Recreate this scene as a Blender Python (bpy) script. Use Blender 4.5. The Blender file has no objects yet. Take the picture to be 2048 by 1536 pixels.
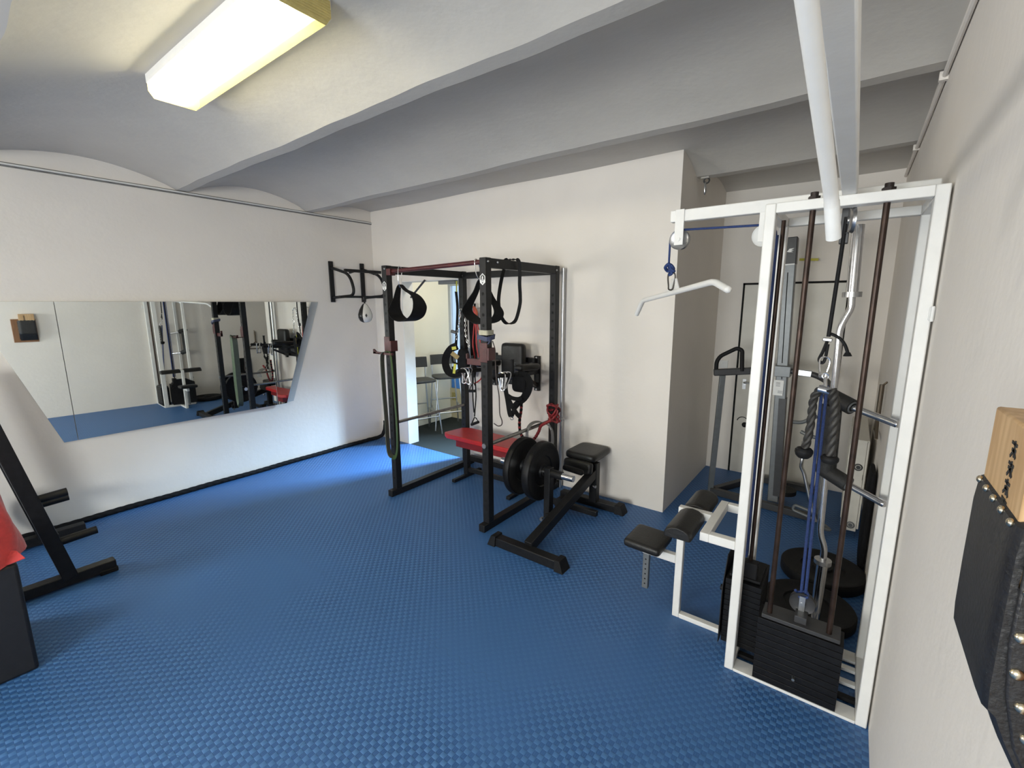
import bpy, bmesh, math, random
from mathutils import Vector, Matrix
random.seed(7)
S = bpy.context.scene
COL = S.collection
R = math.radians
PI = math.pi

# ------------------------------------------------------------------ camera, light, exposure
cam_d = bpy.data.cameras.new('camera')
cam = bpy.data.objects.new('camera', cam_d)
COL.objects.link(cam)
S.camera = cam
F_PX = 903.24
cam_d.sensor_fit = 'HORIZONTAL'
cam_d.sensor_width = 36.0
cam_d.lens = 36.0 * F_PX / 2048.0
cam_d.clip_start = 0.02
cam_d.clip_end = 60
YAW, PITCH, ROLL = R(36.9292), R(10.1275), R(-0.2026)
_fw = Vector((-math.sin(YAW) * math.cos(PITCH), math.cos(YAW) * math.cos(PITCH), -math.sin(PITCH)))
_rt = Vector((math.cos(YAW), math.sin(YAW), 0))
_up = _rt.cross(_fw)
_r2 = _rt * math.cos(ROLL) + _up * math.sin(ROLL)
_u2 = _up * math.cos(ROLL) - _rt * math.sin(ROLL)
_M = Matrix((_r2, _u2, -_fw)).transposed().to_4x4()
_M.translation = Vector((0, 0, 1.70))
cam.matrix_world = _M

S.view_settings.view_transform = 'Standard'
S.view_settings.look = 'None'
S.view_settings.gamma = 1
S.view_settings.use_curve_mapping = False
S.view_settings.exposure = 0.0

W = bpy.data.worlds.new('world')
S.world = W
W.use_nodes = True
W.node_tree.nodes['Background'].inputs[0].default_value = (0.62, 0.78, 1.0, 1)
W.node_tree.nodes['Background'].inputs[1].default_value = 1.2


def area(name, loc, target, sx, sy, power, color, spread=180):
    d = bpy.data.lights.new(name, 'AREA')
    d.shape = 'RECTANGLE'
    d.size, d.size_y = sx, sy
    d.energy = power
    d.color = color
    d.spread = R(spread)
    o = bpy.data.objects.new(name, d)
    COL.objects.link(o)
    o.location = loc
    o.rotation_euler = (Vector(target) - Vector(loc)).to_track_quat('-Z', 'Y').to_euler()
    return o


# daylight entering through the window behind the camera
area('rear_window_daylight', (-1.0, -3.60, 1.45), (-0.9, 3.0, 1.0), 1.7, 1.15, 262, (1.0, 0.93, 0.82))
# daylight entering through the window of the left wall, behind the camera
area('side_window_daylight', (-4.98, -1.95, 1.50), (-1.0, 1.2, 1.1), 1.6, 1.15, 140, (1.0, 0.91, 0.79))
# daylight entering the next room through its window, reaching the mat through the doorway
area('hall_window_daylight', (-2.60, 5.36, 1.92), (-3.72, 3.1, 0.0), 0.40, 0.6, 48, (0.58, 0.80, 1.0), 46)
# fill light added under the next room's ceiling to brighten its walls
area('hall_fill_light', (-3.6, 4.25, 2.60), (-3.6, 4.25, 0), 0.9, 0.25, 20, (1.0, 0.94, 0.80))

# ------------------------------------------------------------------ materials
MATS = {}


def mat(name, col, rough=0.5, metal=0.0, var=0.06, scale=30.0, bump=0.0, bscale=120.0, coat=0.0, spec=0.5, sheen=0.0):
    if name in MATS:
        return MATS[name]
    m = bpy.data.materials.new(name)
    m.use_nodes = True
    nt = m.node_tree
    b = nt.nodes['Principled BSDF']
    b.inputs['Roughness'].default_value = rough
    b.inputs['Metallic'].default_value = metal
    b.inputs['Specular IOR Level'].default_value = spec
    b.inputs['Coat Weight'].default_value = coat
    b.inputs['Sheen Weight'].default_value = sheen
    tc = nt.nodes.new('ShaderNodeTexCoord')
    n = nt.nodes.new('ShaderNodeTexNoise')
    n.inputs['Scale'].default_value = scale
    n.inputs['Detail'].default_value = 4
    nt.links.new(tc.outputs['Object'], n.inputs['Vector'])
    r = nt.nodes.new('ShaderNodeValToRGB')
    r.color_ramp.elements[0].position = 0.3
    r.color_ramp.elements[1].position = 0.7
    r.color_ramp.elements[0].color = (*[max(0, c * (1 - var)) for c in col], 1)
    r.color_ramp.elements[1].color = (*[min(1, c * (1 + var)) for c in col], 1)
    nt.links.new(n.outputs['Fac'], r.inputs['Fac'])
    nt.links.new(r.outputs['Color'], b.inputs['Base Color'])
    if bump:
        n2 = nt.nodes.new('ShaderNodeTexNoise')
        n2.inputs['Scale'].default_value = bscale
        n2.inputs['Detail'].default_value = 3
        nt.links.new(tc.outputs['Object'], n2.inputs['Vector'])
        bp = nt.nodes.new('ShaderNodeBump')
        bp.inputs['Strength'].default_value = bump
        bp.inputs['Distance'].default_value = 0.004
        nt.links.new(n2.outputs['Fac'], bp.inputs['Height'])
        nt.links.new(bp.outputs['Normal'], b.inputs['Normal'])
    MATS[name] = m
    return m


def lin(r, g, b):
    f = lambda c: ((c / 255 + 0.055) / 1.055) ** 2.4 if c > 10 else c / 255 / 12.92
    return (f(r), f(g), f(b))


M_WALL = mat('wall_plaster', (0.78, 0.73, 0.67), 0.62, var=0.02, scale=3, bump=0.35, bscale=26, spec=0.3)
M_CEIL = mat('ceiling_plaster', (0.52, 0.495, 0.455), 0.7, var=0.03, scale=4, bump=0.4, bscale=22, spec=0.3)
M_HALL = mat('hall_plaster', (0.82, 0.80, 0.68), 0.7, var=0.02, scale=3, bump=0.2, bscale=40)
M_BLACK = mat('black_powder_coat', (0.009, 0.009, 0.010), 0.45, var=0.25, bump=0.15, bscale=300, spec=0.28)
M_RUBBER = mat('black_rubber', (0.009, 0.009, 0.010), 0.6, var=0.2, bump=0.2, bscale=200, spec=0.22)
M_VINYL = mat('black_vinyl', (0.010, 0.0095, 0.009), 0.42, var=0.15, bump=0.35, bscale=90, spec=0.38)
M_NYLON = mat('black_nylon', (0.007, 0.007, 0.008), 0.75, var=0.3, bump=0.5, bscale=500, spec=0.18)
M_WHITE = mat('white_enamel', (0.74, 0.73, 0.70), 0.38, var=0.03, scale=14, bump=0.12, bscale=60)
M_CHROME = mat('chrome', (0.72, 0.72, 0.73), 0.16, 1.0, var=0.08, scale=40)
M_STEEL = mat('galvanised_steel', (0.50, 0.50, 0.50), 0.32, 1.0, var=0.12, scale=60)
M_RUST = mat('rusty_rod', (0.040, 0.024, 0.018), 0.36, 0.6, var=0.5, scale=16)
M_RED = mat('red_paint', (0.060, 0.010, 0.011), 0.4, var=0.3, scale=18, bump=0.3)
M_REDV = mat('red_vinyl', (0.42, 0.014, 0.016), 0.42, var=0.08, bump=0.2)
M_REDTUBE = mat('red_rubber', (0.46, 0.03, 0.03), 0.45, var=0.15)
M_BLUEC = mat('blue_cord', (0.012, 0.034, 0.135), 0.6, var=0.3, scale=200, bump=0.5, bscale=400)
M_GREEN = mat('green_band', (0.045, 0.085, 0.025), 0.5, var=0.15)
M_OLIVE = mat('grey_green_band', (0.052, 0.062, 0.048), 0.5, var=0.15)
M_GREYB = mat('grey_band', (0.17, 0.165, 0.155), 0.55, var=0.12)
M_CREAM = mat('cream_strap', (0.40, 0.38, 0.29), 0.7, var=0.12)
M_NAVY = mat('navy_strap', (0.05, 0.06, 0.12), 0.7, var=0.2)
M_YELLOW = mat('yellow_label', (0.62, 0.60, 0.05), 0.5, var=0.05)
M_TAN = mat('tan_label', (0.33, 0.24, 0.09), 0.6, var=0.15, scale=80)
M_GREYM = mat('grey_metal', (0.16, 0.17, 0.175), 0.4, 0.3, var=0.08)
M_DGREY = mat('dark_grey_metal', (0.035, 0.035, 0.037), 0.45, var=0.1)
M_ALU = mat('aluminium', (0.55, 0.56, 0.57), 0.3, 1.0, var=0.06)
M_PIN = mat('pale_plastic', (0.70, 0.70, 0.68), 0.45, var=0.03)
M_HOLE = mat('dark_hole', (0.003, 0.003, 0.003), 0.9, var=0.1)
M_STICK = mat('white_sticker', (0.75, 0.75, 0.75), 0.5, var=0.02)
M_INK = mat('black_ink', (0.01, 0.01, 0.01), 0.6, var=0.2)
M_PLAT = mat('bumper_rubber', (0.006, 0.006, 0.007), 0.45, var=0.25, bump=0.12, bscale=150, spec=0.22)
M_CREAMP = mat('radiator_enamel', (0.62, 0.60, 0.54), 0.45, var=0.04, bump=0.1)
M_CASING = mat('door_paint', (0.66, 0.63, 0.56), 0.45, var=0.05, scale=6, bump=0.15, bscale=20)
M_REDCLOTH = mat('red_cloth', (0.50, 0.035, 0.035), 0.85, var=0.15, bump=0.5, bscale=60, sheen=0.3)
M_CHAIN = mat('chain_steel', (0.70, 0.70, 0.68), 0.25, 1.0, var=0.15)


def mat_wood(name, c1, c2):
    m = bpy.data.materials.new(name)
    m.use_nodes = True
    nt = m.node_tree
    b = nt.nodes['Principled BSDF']
    b.inputs['Roughness'].default_value = 0.55
    tc = nt.nodes.new('ShaderNodeTexCoord')
    mp = nt.nodes.new('ShaderNodeMapping')
    mp.inputs['Scale'].default_value = (60, 60, 5)
    n = nt.nodes.new('ShaderNodeTexNoise')
    n.inputs['Scale'].default_value = 1.4
    n.inputs['Detail'].default_value = 5
    n.inputs['Distortion'].default_value = 0.6
    r = nt.nodes.new('ShaderNodeValToRGB')
    r.color_ramp.elements[0].position = 0.35
    r.color_ramp.elements[1].position = 0.68
    r.color_ramp.elements[0].color = (*c1, 1)
    r.color_ramp.elements[1].color = (*c2, 1)
    L = nt.links.new
    L(tc.outputs['Object'], mp.inputs['Vector'])
    L(mp.outputs['Vector'], n.inputs['Vector'])
    L(n.outputs['Fac'], r.inputs['Fac'])
    L(r.outputs['Color'], b.inputs['Base Color'])
    return m


M_WOOD = mat_wood('light_wood', (0.46, 0.28, 0.13), (0.60, 0.40, 0.21))
M_WOODD = mat_wood('brown_wood', (0.17, 0.075, 0.03), (0.27, 0.125, 0.05))


def math_node(nt, op, a, b=None, c=None):
    n = nt.nodes.new('ShaderNodeMath')
    n.operation = op
    for i, v in enumerate((a, b, c)):
        if v is None:
            continue
        if isinstance(v, (int, float)):
            n.inputs[i].default_value = v
        else:
            nt.links.new(v, n.inputs[i])
    return n.outputs[0]


def mat_mats():
    """blue foam puzzle mats with a basket-weave relief"""
    m = bpy.data.materials.new('blue_foam_mat')
    m.use_nodes = True
    nt = m.node_tree
    b = nt.nodes['Principled BSDF']
    tc = nt.nodes.new('ShaderNodeTexCoord')
    sep = nt.nodes.new('ShaderNodeSeparateXYZ')
    nt.links.new(tc.outputs['Object'], sep.inputs[0])
    x, y = sep.outputs[0], sep.outputs[1]
    cell = 0.0215
    xs = math_node(nt, 'DIVIDE', x, cell)
    ys = math_node(nt, 'DIVIDE', y, cell)
    fx = math_node(nt, 'FRACT', xs)
    fy = math_node(nt, 'FRACT', ys)
    par = math_node(nt, 'MODULO', math_node(nt, 'ADD', math_node(nt, 'FLOOR', math_node(nt, 'ADD', xs, 4000)), math_node(nt, 'FLOOR', math_node(nt, 'ADD', ys, 4000))), 2)
    # raised pillows on one parity, finely ribbed sunken cells on the other
    px = math_node(nt, 'SINE', math_node(nt, 'MULTIPLY', fx, PI))
    py = math_node(nt, 'SINE', math_node(nt, 'MULTIPLY', fy, PI))
    pil = math_node(nt, 'POWER', math_node(nt, 'MULTIPLY', px, py), 0.35)
    rib = math_node(nt, 'MULTIPLY', math_node(nt, 'SINE', math_node(nt, 'MULTIPLY', fx, PI * 6)), 0.12)
    hgt = math_node(nt, 'ADD', math_node(nt, 'MULTIPLY', par, pil), math_node(nt, 'MULTIPLY', math_node(nt, 'SUBTRACT', 1, par), rib))
    # wear: large soft zones where the relief is flattened
    n = nt.nodes.new('ShaderNodeTexNoise')
    n.inputs['Scale'].default_value = 0.9
    n.inputs['Detail'].default_value = 3
    nt.links.new(tc.outputs['Object'], n.inputs['Vector'])
    wear = nt.nodes.new('ShaderNodeMapRange')
    wear.inputs[1].default_value = 0.40
    wear.inputs[2].default_value = 0.58
    wear.inputs[3].default_value = 0.12
    wear.inputs[4].default_value = 1.0
    nt.links.new(n.outputs['Fac'], wear.inputs[0])
    # zig-zag seams of the one metre puzzle tiles
    def seam(u, v, off):
        zz = math_node(nt, 'MULTIPLY', math_node(nt, 'SINE', math_node(nt, 'MULTIPLY', v, 2 * PI / 0.085)), 0.013)
        uu = math_node(nt, 'ADD', math_node(nt, 'ADD', u, off), zz)
        d = math_node(nt, 'ABSOLUTE', math_node(nt, 'SUBTRACT', math_node(nt, 'FRACT', math_node(nt, 'ADD', uu, 50)), 0.5))
        return math_node(nt, 'LESS_THAN', d, 0.0022)
    sm = math_node(nt, 'MAXIMUM', seam(x, y, 0.05), seam(y, x, 0.12))
    inv = math_node(nt, 'SUBTRACT', 1, sm)
    hh = math_node(nt, 'MULTIPLY', math_node(nt, 'MULTIPLY', hgt, wear.outputs[0]), inv)
    bp = nt.nodes.new('ShaderNodeBump')
    bp.inputs['Strength'].default_value = 0.8
    bp.inputs['Distance'].default_value = 0.0028
    nt.links.new(hh, bp.inputs['Height'])
    nt.links.new(bp.outputs['Normal'], b.inputs['Normal'])
    mix = nt.nodes.new('ShaderNodeMix')
    mix.data_type = 'RGBA'
    mix.inputs['A'].default_value = (0.023, 0.089, 0.250, 1)
    mix.inputs['B'].default_value = (0.056, 0.158, 0.362, 1)
    cf = math_node(nt, 'MULTIPLY_ADD', math_node(nt, 'SUBTRACT', par, 0.5), wear.outputs[0], 0.5)  # relief shading put into the colour: raised cells lighter, sunken cells darker
    nt.links.new(cf, mix.inputs['Factor'])
    mix2 = nt.nodes.new('ShaderNodeMix')
    mix2.data_type = 'RGBA'
    mix2.inputs['B'].default_value = (0.03, 0.09, 0.19, 1)
    nt.links.new(mix.outputs['Result'], mix2.inputs['A'])
    nt.links.new(math_node(nt, 'MULTIPLY', sm, 0.35), mix2.inputs['Factor'])
    nt.links.new(mix2.outputs['Result'], b.inputs['Base Color'])
    b.inputs['Roughness'].default_value = 0.5
    b.inputs['Specular IOR Level'].default_value = 0.45
    return m


M_MAT = mat_mats()


def mat_carpet():
    m = mat('dark_carpet', (0.030, 0.036, 0.036), 0.95, var=0.55, scale=160, bump=0.8, bscale=260, spec=0.1)
    return m


def mat_glass(name, tint=(0.9, 0.95, 1.0)):
    m = bpy.data.materials.new(name)
    m.use_nodes = True
    nt = m.node_tree
    nt.nodes.clear()
    o = nt.nodes.new('ShaderNodeOutputMaterial')
    t = nt.nodes.new('ShaderNodeBsdfTransparent')
    t.inputs[0].default_value = (*tint, 1)
    g = nt.nodes.new('ShaderNodeBsdfGlossy')
    g.inputs['Roughness'].default_value = 0.03
    mx = nt.nodes.new('ShaderNodeMixShader')
    mx.inputs[0].default_value = 0.05
    nt.links.new(t.outputs[0], mx.inputs[1])
    nt.links.new(g.outputs[0], mx.inputs[2])
    nt.links.new(mx.outputs[0], o.inputs[0])
    return m


def mat_emit(name, col, s):
    m = bpy.data.materials.new(name)
    m.use_nodes = True
    nt = m.node_tree
    nt.nodes.clear()
    o = nt.nodes.new('ShaderNodeOutputMaterial')
    e = nt.nodes.new('ShaderNodeEmission')
    e.inputs[0].default_value = (*col, 1)
    e.inputs[1].default_value = s
    nt.links.new(e.outputs[0], o.inputs[0])
    return m


def mat_diffuser(name, col, tr):
    """ribbed translucent acrylic: part see-through, part scattering"""
    m = bpy.data.materials.new(name)
    m.use_nodes = True
    nt = m.node_tree
    nt.nodes.clear()
    o = nt.nodes.new('ShaderNodeOutputMaterial')
    t = nt.nodes.new('ShaderNodeBsdfTransparent')
    t.inputs[0].default_value = (1, 0.985, 0.86, 1)
    s = nt.nodes.new('ShaderNodeBsdfTranslucent')
    s.inputs[0].default_value = (*col, 1)
    d = nt.nodes.new('ShaderNodeBsdfDiffuse')
    d.inputs[0].default_value = (*col, 1)
    tc = nt.nodes.new('ShaderNodeTexCoord')
    w = nt.nodes.new('ShaderNodeTexWave')
    w.bands_direction = 'X'
    w.inputs['Scale'].default_value = 60
    nt.links.new(tc.outputs['Object'], w.inputs['Vector'])
    bp = nt.nodes.new('ShaderNodeBump')
    bp.inputs['Strength'].default_value = 0.3
    bp.inputs['Distance'].default_value = 0.002
    nt.links.new(w.outputs['Fac'], bp.inputs['Height'])
    nt.links.new(bp.outputs[0], s.inputs['Normal'])
    nt.links.new(bp.outputs[0], d.inputs['Normal'])
    m1 = nt.nodes.new('ShaderNodeMixShader')
    m1.inputs[0].default_value = 0.25
    nt.links.new(s.outputs[0], m1.inputs[1])
    nt.links.new(d.outputs[0], m1.inputs[2])
    m2 = nt.nodes.new('ShaderNodeMixShader')
    m2.inputs[0].default_value = tr
    nt.links.new(m1.outputs[0], m2.inputs[1])
    nt.links.new(t.outputs[0], m2.inputs[2])
    nt.links.new(m2.outputs[0], o.inputs[0])
    return m


def mat_mirror():
    m = bpy.data.materials.new('mirror_silver')
    m.use_nodes = True
    b = m.node_tree.nodes['Principled BSDF']
    b.inputs['Metallic'].default_value = 1
    b.inputs['Roughness'].default_value = 0.012
    b.inputs['Base Color'].default_value = (0.80, 0.84, 0.83, 1)
    return m


M_MIRROR = mat_mirror()

# ------------------------------------------------------------------ mesh helpers


class MB:
    """collects shapes (world coordinates) for ONE mesh object"""

    def __init__(s):
        s.v = []
        s.f = []
        s.m = []

    def add(s, vs, fs, mi=0):
        n = len(s.v)
        s.v += [Vector(v) for v in vs]
        s.f += [[i + n for i in f] for f in fs]
        s.m += [mi] * len(fs)
        return s

    def box(s, x0, x1, y0, y1, z0, z1, mi=0):
        vs = [(x, y, z) for x in (x0, x1) for y in (y0, y1) for z in (z0, z1)]
        fs = [(0, 1, 3, 2), (4, 6, 7, 5), (0, 4, 5, 1), (2, 3, 7, 6), (0, 2, 6, 4), (1, 5, 7, 3)]
        return s.add(vs, fs, mi)

    def beam(s, p, q, w, h, up=(0, 0, 1), mi=0):
        p, q = Vector(p), Vector(q)
        d = (q - p).normalized()
        u = Vector(up)
        a = d.cross(u).normalized()
        c = a.cross(d).normalized()
        vs = [pt + a * (i * w / 2) + c * (j * h / 2) for pt in (p, q) for i, j in ((-1, -1), (1, -1), (1, 1), (-1, 1))]
        return s.add(vs, [(3, 2, 1, 0), (4, 5, 6, 7), (0, 1, 5, 4), (1, 2, 6, 5), (2, 3, 7, 6), (3, 0, 4, 7)], mi)

    def obox(s, c, sx, sy, sz, rx=0, ry=0, rz=0, mi=0):
        Mx = Matrix.Rotation(rz, 3, 'Z') @ Matrix.Rotation(ry, 3, 'Y') @ Matrix.Rotation(rx, 3, 'X')
        vs = [Vector(c) + Mx @ Vector((x * sx / 2, y * sy / 2, z * sz / 2)) for x in (-1, 1) for y in (-1, 1) for z in (-1, 1)]
        return s.add(vs, [(0, 1, 3, 2), (4, 6, 7, 5), (0, 4, 5, 1), (2, 3, 7, 6), (0, 2, 6, 4), (1, 5, 7, 3)], mi)

    def tube(s, path, r, n=12, closed=False, mi=0, twist=0.0, prof=None):
        P = [Vector(p) for p in path]
        N = len(P)
        rr = r if isinstance(r, (list, tuple)) else [r] * N
        T = []
        for i in range(N):
            a = P[(i - 1) % N] if (closed or i > 0) else P[i]
            b = P[(i + 1) % N] if (closed or i < N - 1) else P[i]
            t = (b - a)
            T.append(t.normalized() if t.length > 1e-9 else Vector((0, 0, 1)))
        u = T[0].orthogonal().normalized()
        vs = []
        for i in range(N):
            if i:
                u = (u - T[i] * u.dot(T[i]))
                u = u.normalized() if u.length > 1e-6 else T[i].orthogonal().normalized()
            w = T[i].cross(u)
            for k in range(n):
                ang = 2 * PI * k / n + twist * i
                q = rr[i] * (prof(k / n) if prof else 1)
                vs.append(P[i] + (u * math.cos(ang) + w * math.sin(ang)) * q)
        fs = []
        for i in range(N if closed else N - 1):
            j = (i + 1) % N
            for k in range(n):
                k2 = (k + 1) % n
                fs.append((i * n + k, i * n + k2, j * n + k2, j * n + k))
        if not closed:
            fs.append(tuple(reversed(range(n))))
            fs.append(tuple((N - 1) * n + k for k in range(n)))
        return s.add(vs, fs, mi)

    def cyl(s, p, q, r, n=20, mi=0, r2=None):
        return s.tube([p, q], [r, r if r2 is None else r2], n, mi=mi)

    def lathe(s, prof, o, ax, n=40, mi=0):
        """prof: list of (radius, distance along the axis)"""
        o, ax = Vector(o), Vector(ax).normalized()
        u = ax.orthogonal().normalized()
        w = ax.cross(u)
        vs = []
        for rad, d in prof:
            for k in range(n):
                a = 2 * PI * k / n
                vs.append(o + ax * d + (u * math.cos(a) + w * math.sin(a)) * max(rad, 1e-5))
        fs = []
        for i in range(len(prof) - 1):
            for k in range(n):
                k2 = (k + 1) % n
                fs.append((i * n + k, i * n + k2, (i + 1) * n + k2, (i + 1) * n + k))
        return s.add(vs, fs, mi)

    def ribbon(s, path, wdirs, width, th, closed=False, mi=0):
        """flat band; wdirs: one vector or one per point, across the band"""
        P = [Vector(p) for p in path]
        N = len(P)
        vs = []
        for i in range(N):
            a = P[(i - 1) % N] if (closed or i > 0) else P[i]
            b = P[(i + 1) % N] if (closed or i < N - 1) else P[i]
            t = (b - a).normalized()
            w = t.cross(Vector(wdirs[1])) if (isinstance(wdirs, tuple) and wdirs[0] == 'flat') else Vector(wdirs[i] if isinstance(wdirs, list) else wdirs)
            w = (w - t * w.dot(t)).normalized()
            nn = t.cross(w)
            wd = width[i] if isinstance(width, list) else width
            for a1, b1 in ((-1, -1), (1, -1), (1, 1), (-1, 1)):
                vs.append(P[i] + w * (a1 * wd / 2) + nn * (b1 * th / 2))
        fs = []
        for i in range(N if closed else N - 1):
            j = (i + 1) % N
            for k in range(4):
                k2 = (k + 1) % 4
                fs.append((i * 4 + k, i * 4 + k2, j * 4 + k2, j * 4 + k))
        if not closed:
            fs += [(3, 2, 1, 0), tuple((N - 1) * 4 + k for k in range(4))]
        return s.add(vs, fs, mi)

    def prism(s, poly, o, u, v, depth, mi=0):
        """polygon in the (u, v) plane at o, extruded along u x v by depth"""
        o, u, v = Vector(o), Vector(u), Vector(v)
        n = u.cross(v).normalized() * depth
        k = len(poly)
        vs = [o + u * a + v * b for a, b in poly] + [o + u * a + v * b + n for a, b in poly]
        fs = [tuple(reversed(range(k))), tuple(range(k, 2 * k))] + [(i, (i + 1) % k, k + (i + 1) % k, k + i) for i in range(k)]
        return s.add(vs, fs, mi)

    def sphere(s, c, r, n=16, sc=(1, 1, 1), mi=0):
        c = Vector(c)
        prof = []
        vs, fs = [], []
        m = n // 2
        for i in range(m + 1):
            th = PI * i / m
            for k in range(n):
                ph = 2 * PI * k / n
                vs.append(c + Vector((r * sc[0] * math.sin(th) * math.cos(ph), r * sc[1] * math.sin(th) * math.sin(ph), r * sc[2] * math.cos(th))))
        for i in range(m):
            for k in range(n):
                k2 = (k + 1) % n
                fs.append((i * n + k, (i + 1) * n + k, (i + 1) * n + k2, i * n + k2))
        return s.add(vs, fs, mi)

    def pad(s, c, sx, sy, sz, rx=0, ry=0, rz=0, e=0.35, n=28, m=8, mi=0, bulge=0.0):
        """upholstered pad: rounded-corner outline, softly rounded rim"""
        Mx = Matrix.Rotation(rz, 3, 'Z') @ Matrix.Rotation(ry, 3, 'Y') @ Matrix.Rotation(rx, 3, 'X')
        c = Vector(c)
        sg = lambda t, p: math.copysign(abs(t) ** p, t)
        vs, fs = [], []
        rad = min(sz * 0.45, min(sx, sy) * 0.25)
        rings = [(-0.5, 1.0)] + [(-0.5, 0.0)] + [(-0.5 + 0.5 * (1 - math.cos(PI * j / m)), math.sin(PI * j / m)) for j in range(1, m)] + [(0.5, 0.0), (0.5, 1.0)]
        lv = []
        lv.append((-sz / 2, 0.0))
        for j in range(m + 1):
            a = -PI / 2 + PI * j / m
            off = rad * (math.cos(a))
            zz = math.copysign(abs(math.sin(a)) ** 0.6, a) * sz / 2
            lv.append((zz, off))
        lv.append((sz / 2, 0.0))
        for li, (zz, off) in enumerate(lv):
            if li in (0, len(lv) - 1):
                hx, hy = (sx / 2 - rad) * 0.55, (sy / 2 - rad) * 0.55
                if li:
                    zz += bulge
            else:
                hx, hy = sx / 2 - rad + off, sy / 2 - rad + off
            for k in range(n):
                a = 2 * PI * (k + 0.5) / n
                vs.append(c + Mx @ Vector((hx * sg(math.cos(a), e), hy * sg(math.sin(a), e), zz)))
        L = len(lv)
        for i in range(L - 1):
            for k in range(n):
                k2 = (k + 1) % n
                fs.append((i * n + k, i * n + k2, (i + 1) * n + k2, (i + 1) * n + k))
        fs.append(tuple(reversed(range(n))))
        fs.append(tuple((L - 1) * n + k for k in range(n)))
        return s.add(vs, fs, mi)


LOC = {}


def obj(name, mb, mats, parent=None, bevel=0.0, seg=2, label=None, cat=None, group=None, kind=None, angle=42, origin=None):
    me = bpy.data.meshes.new(name)
    if parent is not None:
        base = LOC[parent.name]
        origin_v = base
    else:
        xs = [v.x for v in mb.v]
        ys = [v.y for v in mb.v]
        zs = [v.z for v in mb.v]
        origin_v = Vector(origin) if origin is not None else Vector(((min(xs) + max(xs)) / 2, (min(ys) + max(ys)) / 2, min(zs)))
    me.from_pydata([v - origin_v for v in mb.v], [], mb.f)
    for m in (mats if isinstance(mats, (list, tuple)) else [mats]):
        me.materials.append(m)
    for p, mi in zip(me.polygons, mb.m):
        p.material_index = mi
        p.use_smooth = True
    bm = bmesh.new()
    bm.from_mesh(me)
    bmesh.ops.recalc_face_normals(bm, faces=bm.faces)
    bm.to_mesh(me)
    bm.free()
    me.set_sharp_from_angle(angle=R(angle))
    me.update()
    o = bpy.data.objects.new(name, me)
    COL.objects.link(o)
    LOC[o.name] = origin_v
    if parent is not None:
        o.parent = parent
    else:
        o.location = origin_v
    if bevel:
        md = o.modifiers.new('bevel', 'BEVEL')
        md.width = bevel
        md.segments = seg
        md.limit_method = 'ANGLE'
        md.angle_limit = R(50)
    tag(o, label, cat, group, kind)
    return o


def tag(o, label=None, cat=None, group=None, kind=None):
    if label:
        o['label'] = label
    if cat:
        o['category'] = cat
    if group:
        o['group'] = group
    if kind:
        o['kind'] = kind
    return o


def thing(name, loc, label, cat, group=None):
    o = bpy.data.objects.new(name, None)
    o.empty_display_size = 0.05
    COL.objects.link(o)
    o.location = loc
    LOC[o.name] = Vector(loc)
    return tag(o, label, cat, group)


def copy_tree(o, parent=None):
    c = o.copy()
    COL.objects.link(c)
    LOC[c.name] = LOC[o.name]
    if parent is not None:
        c.parent = parent
    for ch in list(o.children):
        copy_tree(ch, c)
    return c


def arc(c, r, a0, a1, n, u, v):
    c, u, v = Vector(c), Vector(u), Vector(v)
    return [c + (u * math.cos(a0 + (a1 - a0) * i / n) + v * math.sin(a0 + (a1 - a0) * i / n)) * r for i in range(n + 1)]


def smooth(pts, n=8, closed=False):
    """Catmull-Rom through the points"""
    P = [Vector(p) for p in pts]
    N = len(P)
    out = []
    rng = range(N if closed else N - 1)
    for i in rng:
        p1, p2 = P[i], P[(i + 1) % N]
        p0 = P[(i - 1) % N] if (closed or i > 0) else p1 * 2 - p2
        p3 = P[(i + 2) % N] if (closed or i < N - 2) else p2 * 2 - p1
        for k in range(n):
            t = k / n
            out.append(0.5 * ((2 * p1) + (p2 - p0) * t + (2 * p0 - 5 * p1 + 4 * p2 - p3) * t * t + (3 * p1 - p0 - 3 * p2 + p3) * t ** 3))
    if not closed:
        out.append(P[-1])
    return out


def fillet(pts, r, n=5):
    """round the corners of a polyline"""
    P = [Vector(p) for p in pts]
    out = [P[0]]
    for i in range(1, len(P) - 1):
        a, b, c = P[i - 1], P[i], P[i + 1]
        d1, d2 = (a - b), (c - b)
        rr = min(r, d1.length * 0.45, d2.length * 0.45)
        s, e = b + d1.normalized() * rr, b + d2.normalized() * rr
        for k in range(n + 1):
            t = k / n
            out.append(s * (1 - t) ** 2 + b * 2 * t * (1 - t) + e * t * t)
    out.append(P[-1])
    return out


def rope_prof(strands):
    return lambda t: 0.86 + 0.14 * abs(math.cos(PI * strands * t))


def text_mesh(txt, size, o, u, v, depth=0.001):
    """letters as mesh data in world coordinates"""
    cu = bpy.data.curves.new('txt', 'FONT')
    cu.body = txt
    cu.size = size
    cu.align_x = 'CENTER'
    cu.align_y = 'CENTER'
    cu.extrude = depth
    tmp = bpy.data.objects.new('txt_tmp', cu)
    me = bpy.data.meshes.new_from_object(tmp)
    mb = MB()
    o, u, v = Vector(o), Vector(u).normalized(), Vector(v).normalized()
    n = u.cross(v)
    mb.add([o + u * q.co.x + v * q.co.y + n * q.co.z for q in me.vertices], [tuple(p.vertices) for p in me.polygons])
    bpy.data.objects.remove(tmp)
    bpy.data.meshes.remove(me)
    bpy.data.curves.remove(cu)
    return mb

# ------------------------------------------------------------------ the setting
XL, XR, YB, YR, YN = -4.753, 0.2157, 3.52, 4.88, -3.4
CX = -1.10
DX0, DX1, DZ = -4.245, -3.30, 1.957      # doorway in the back wall
ZT = 2.86


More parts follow.
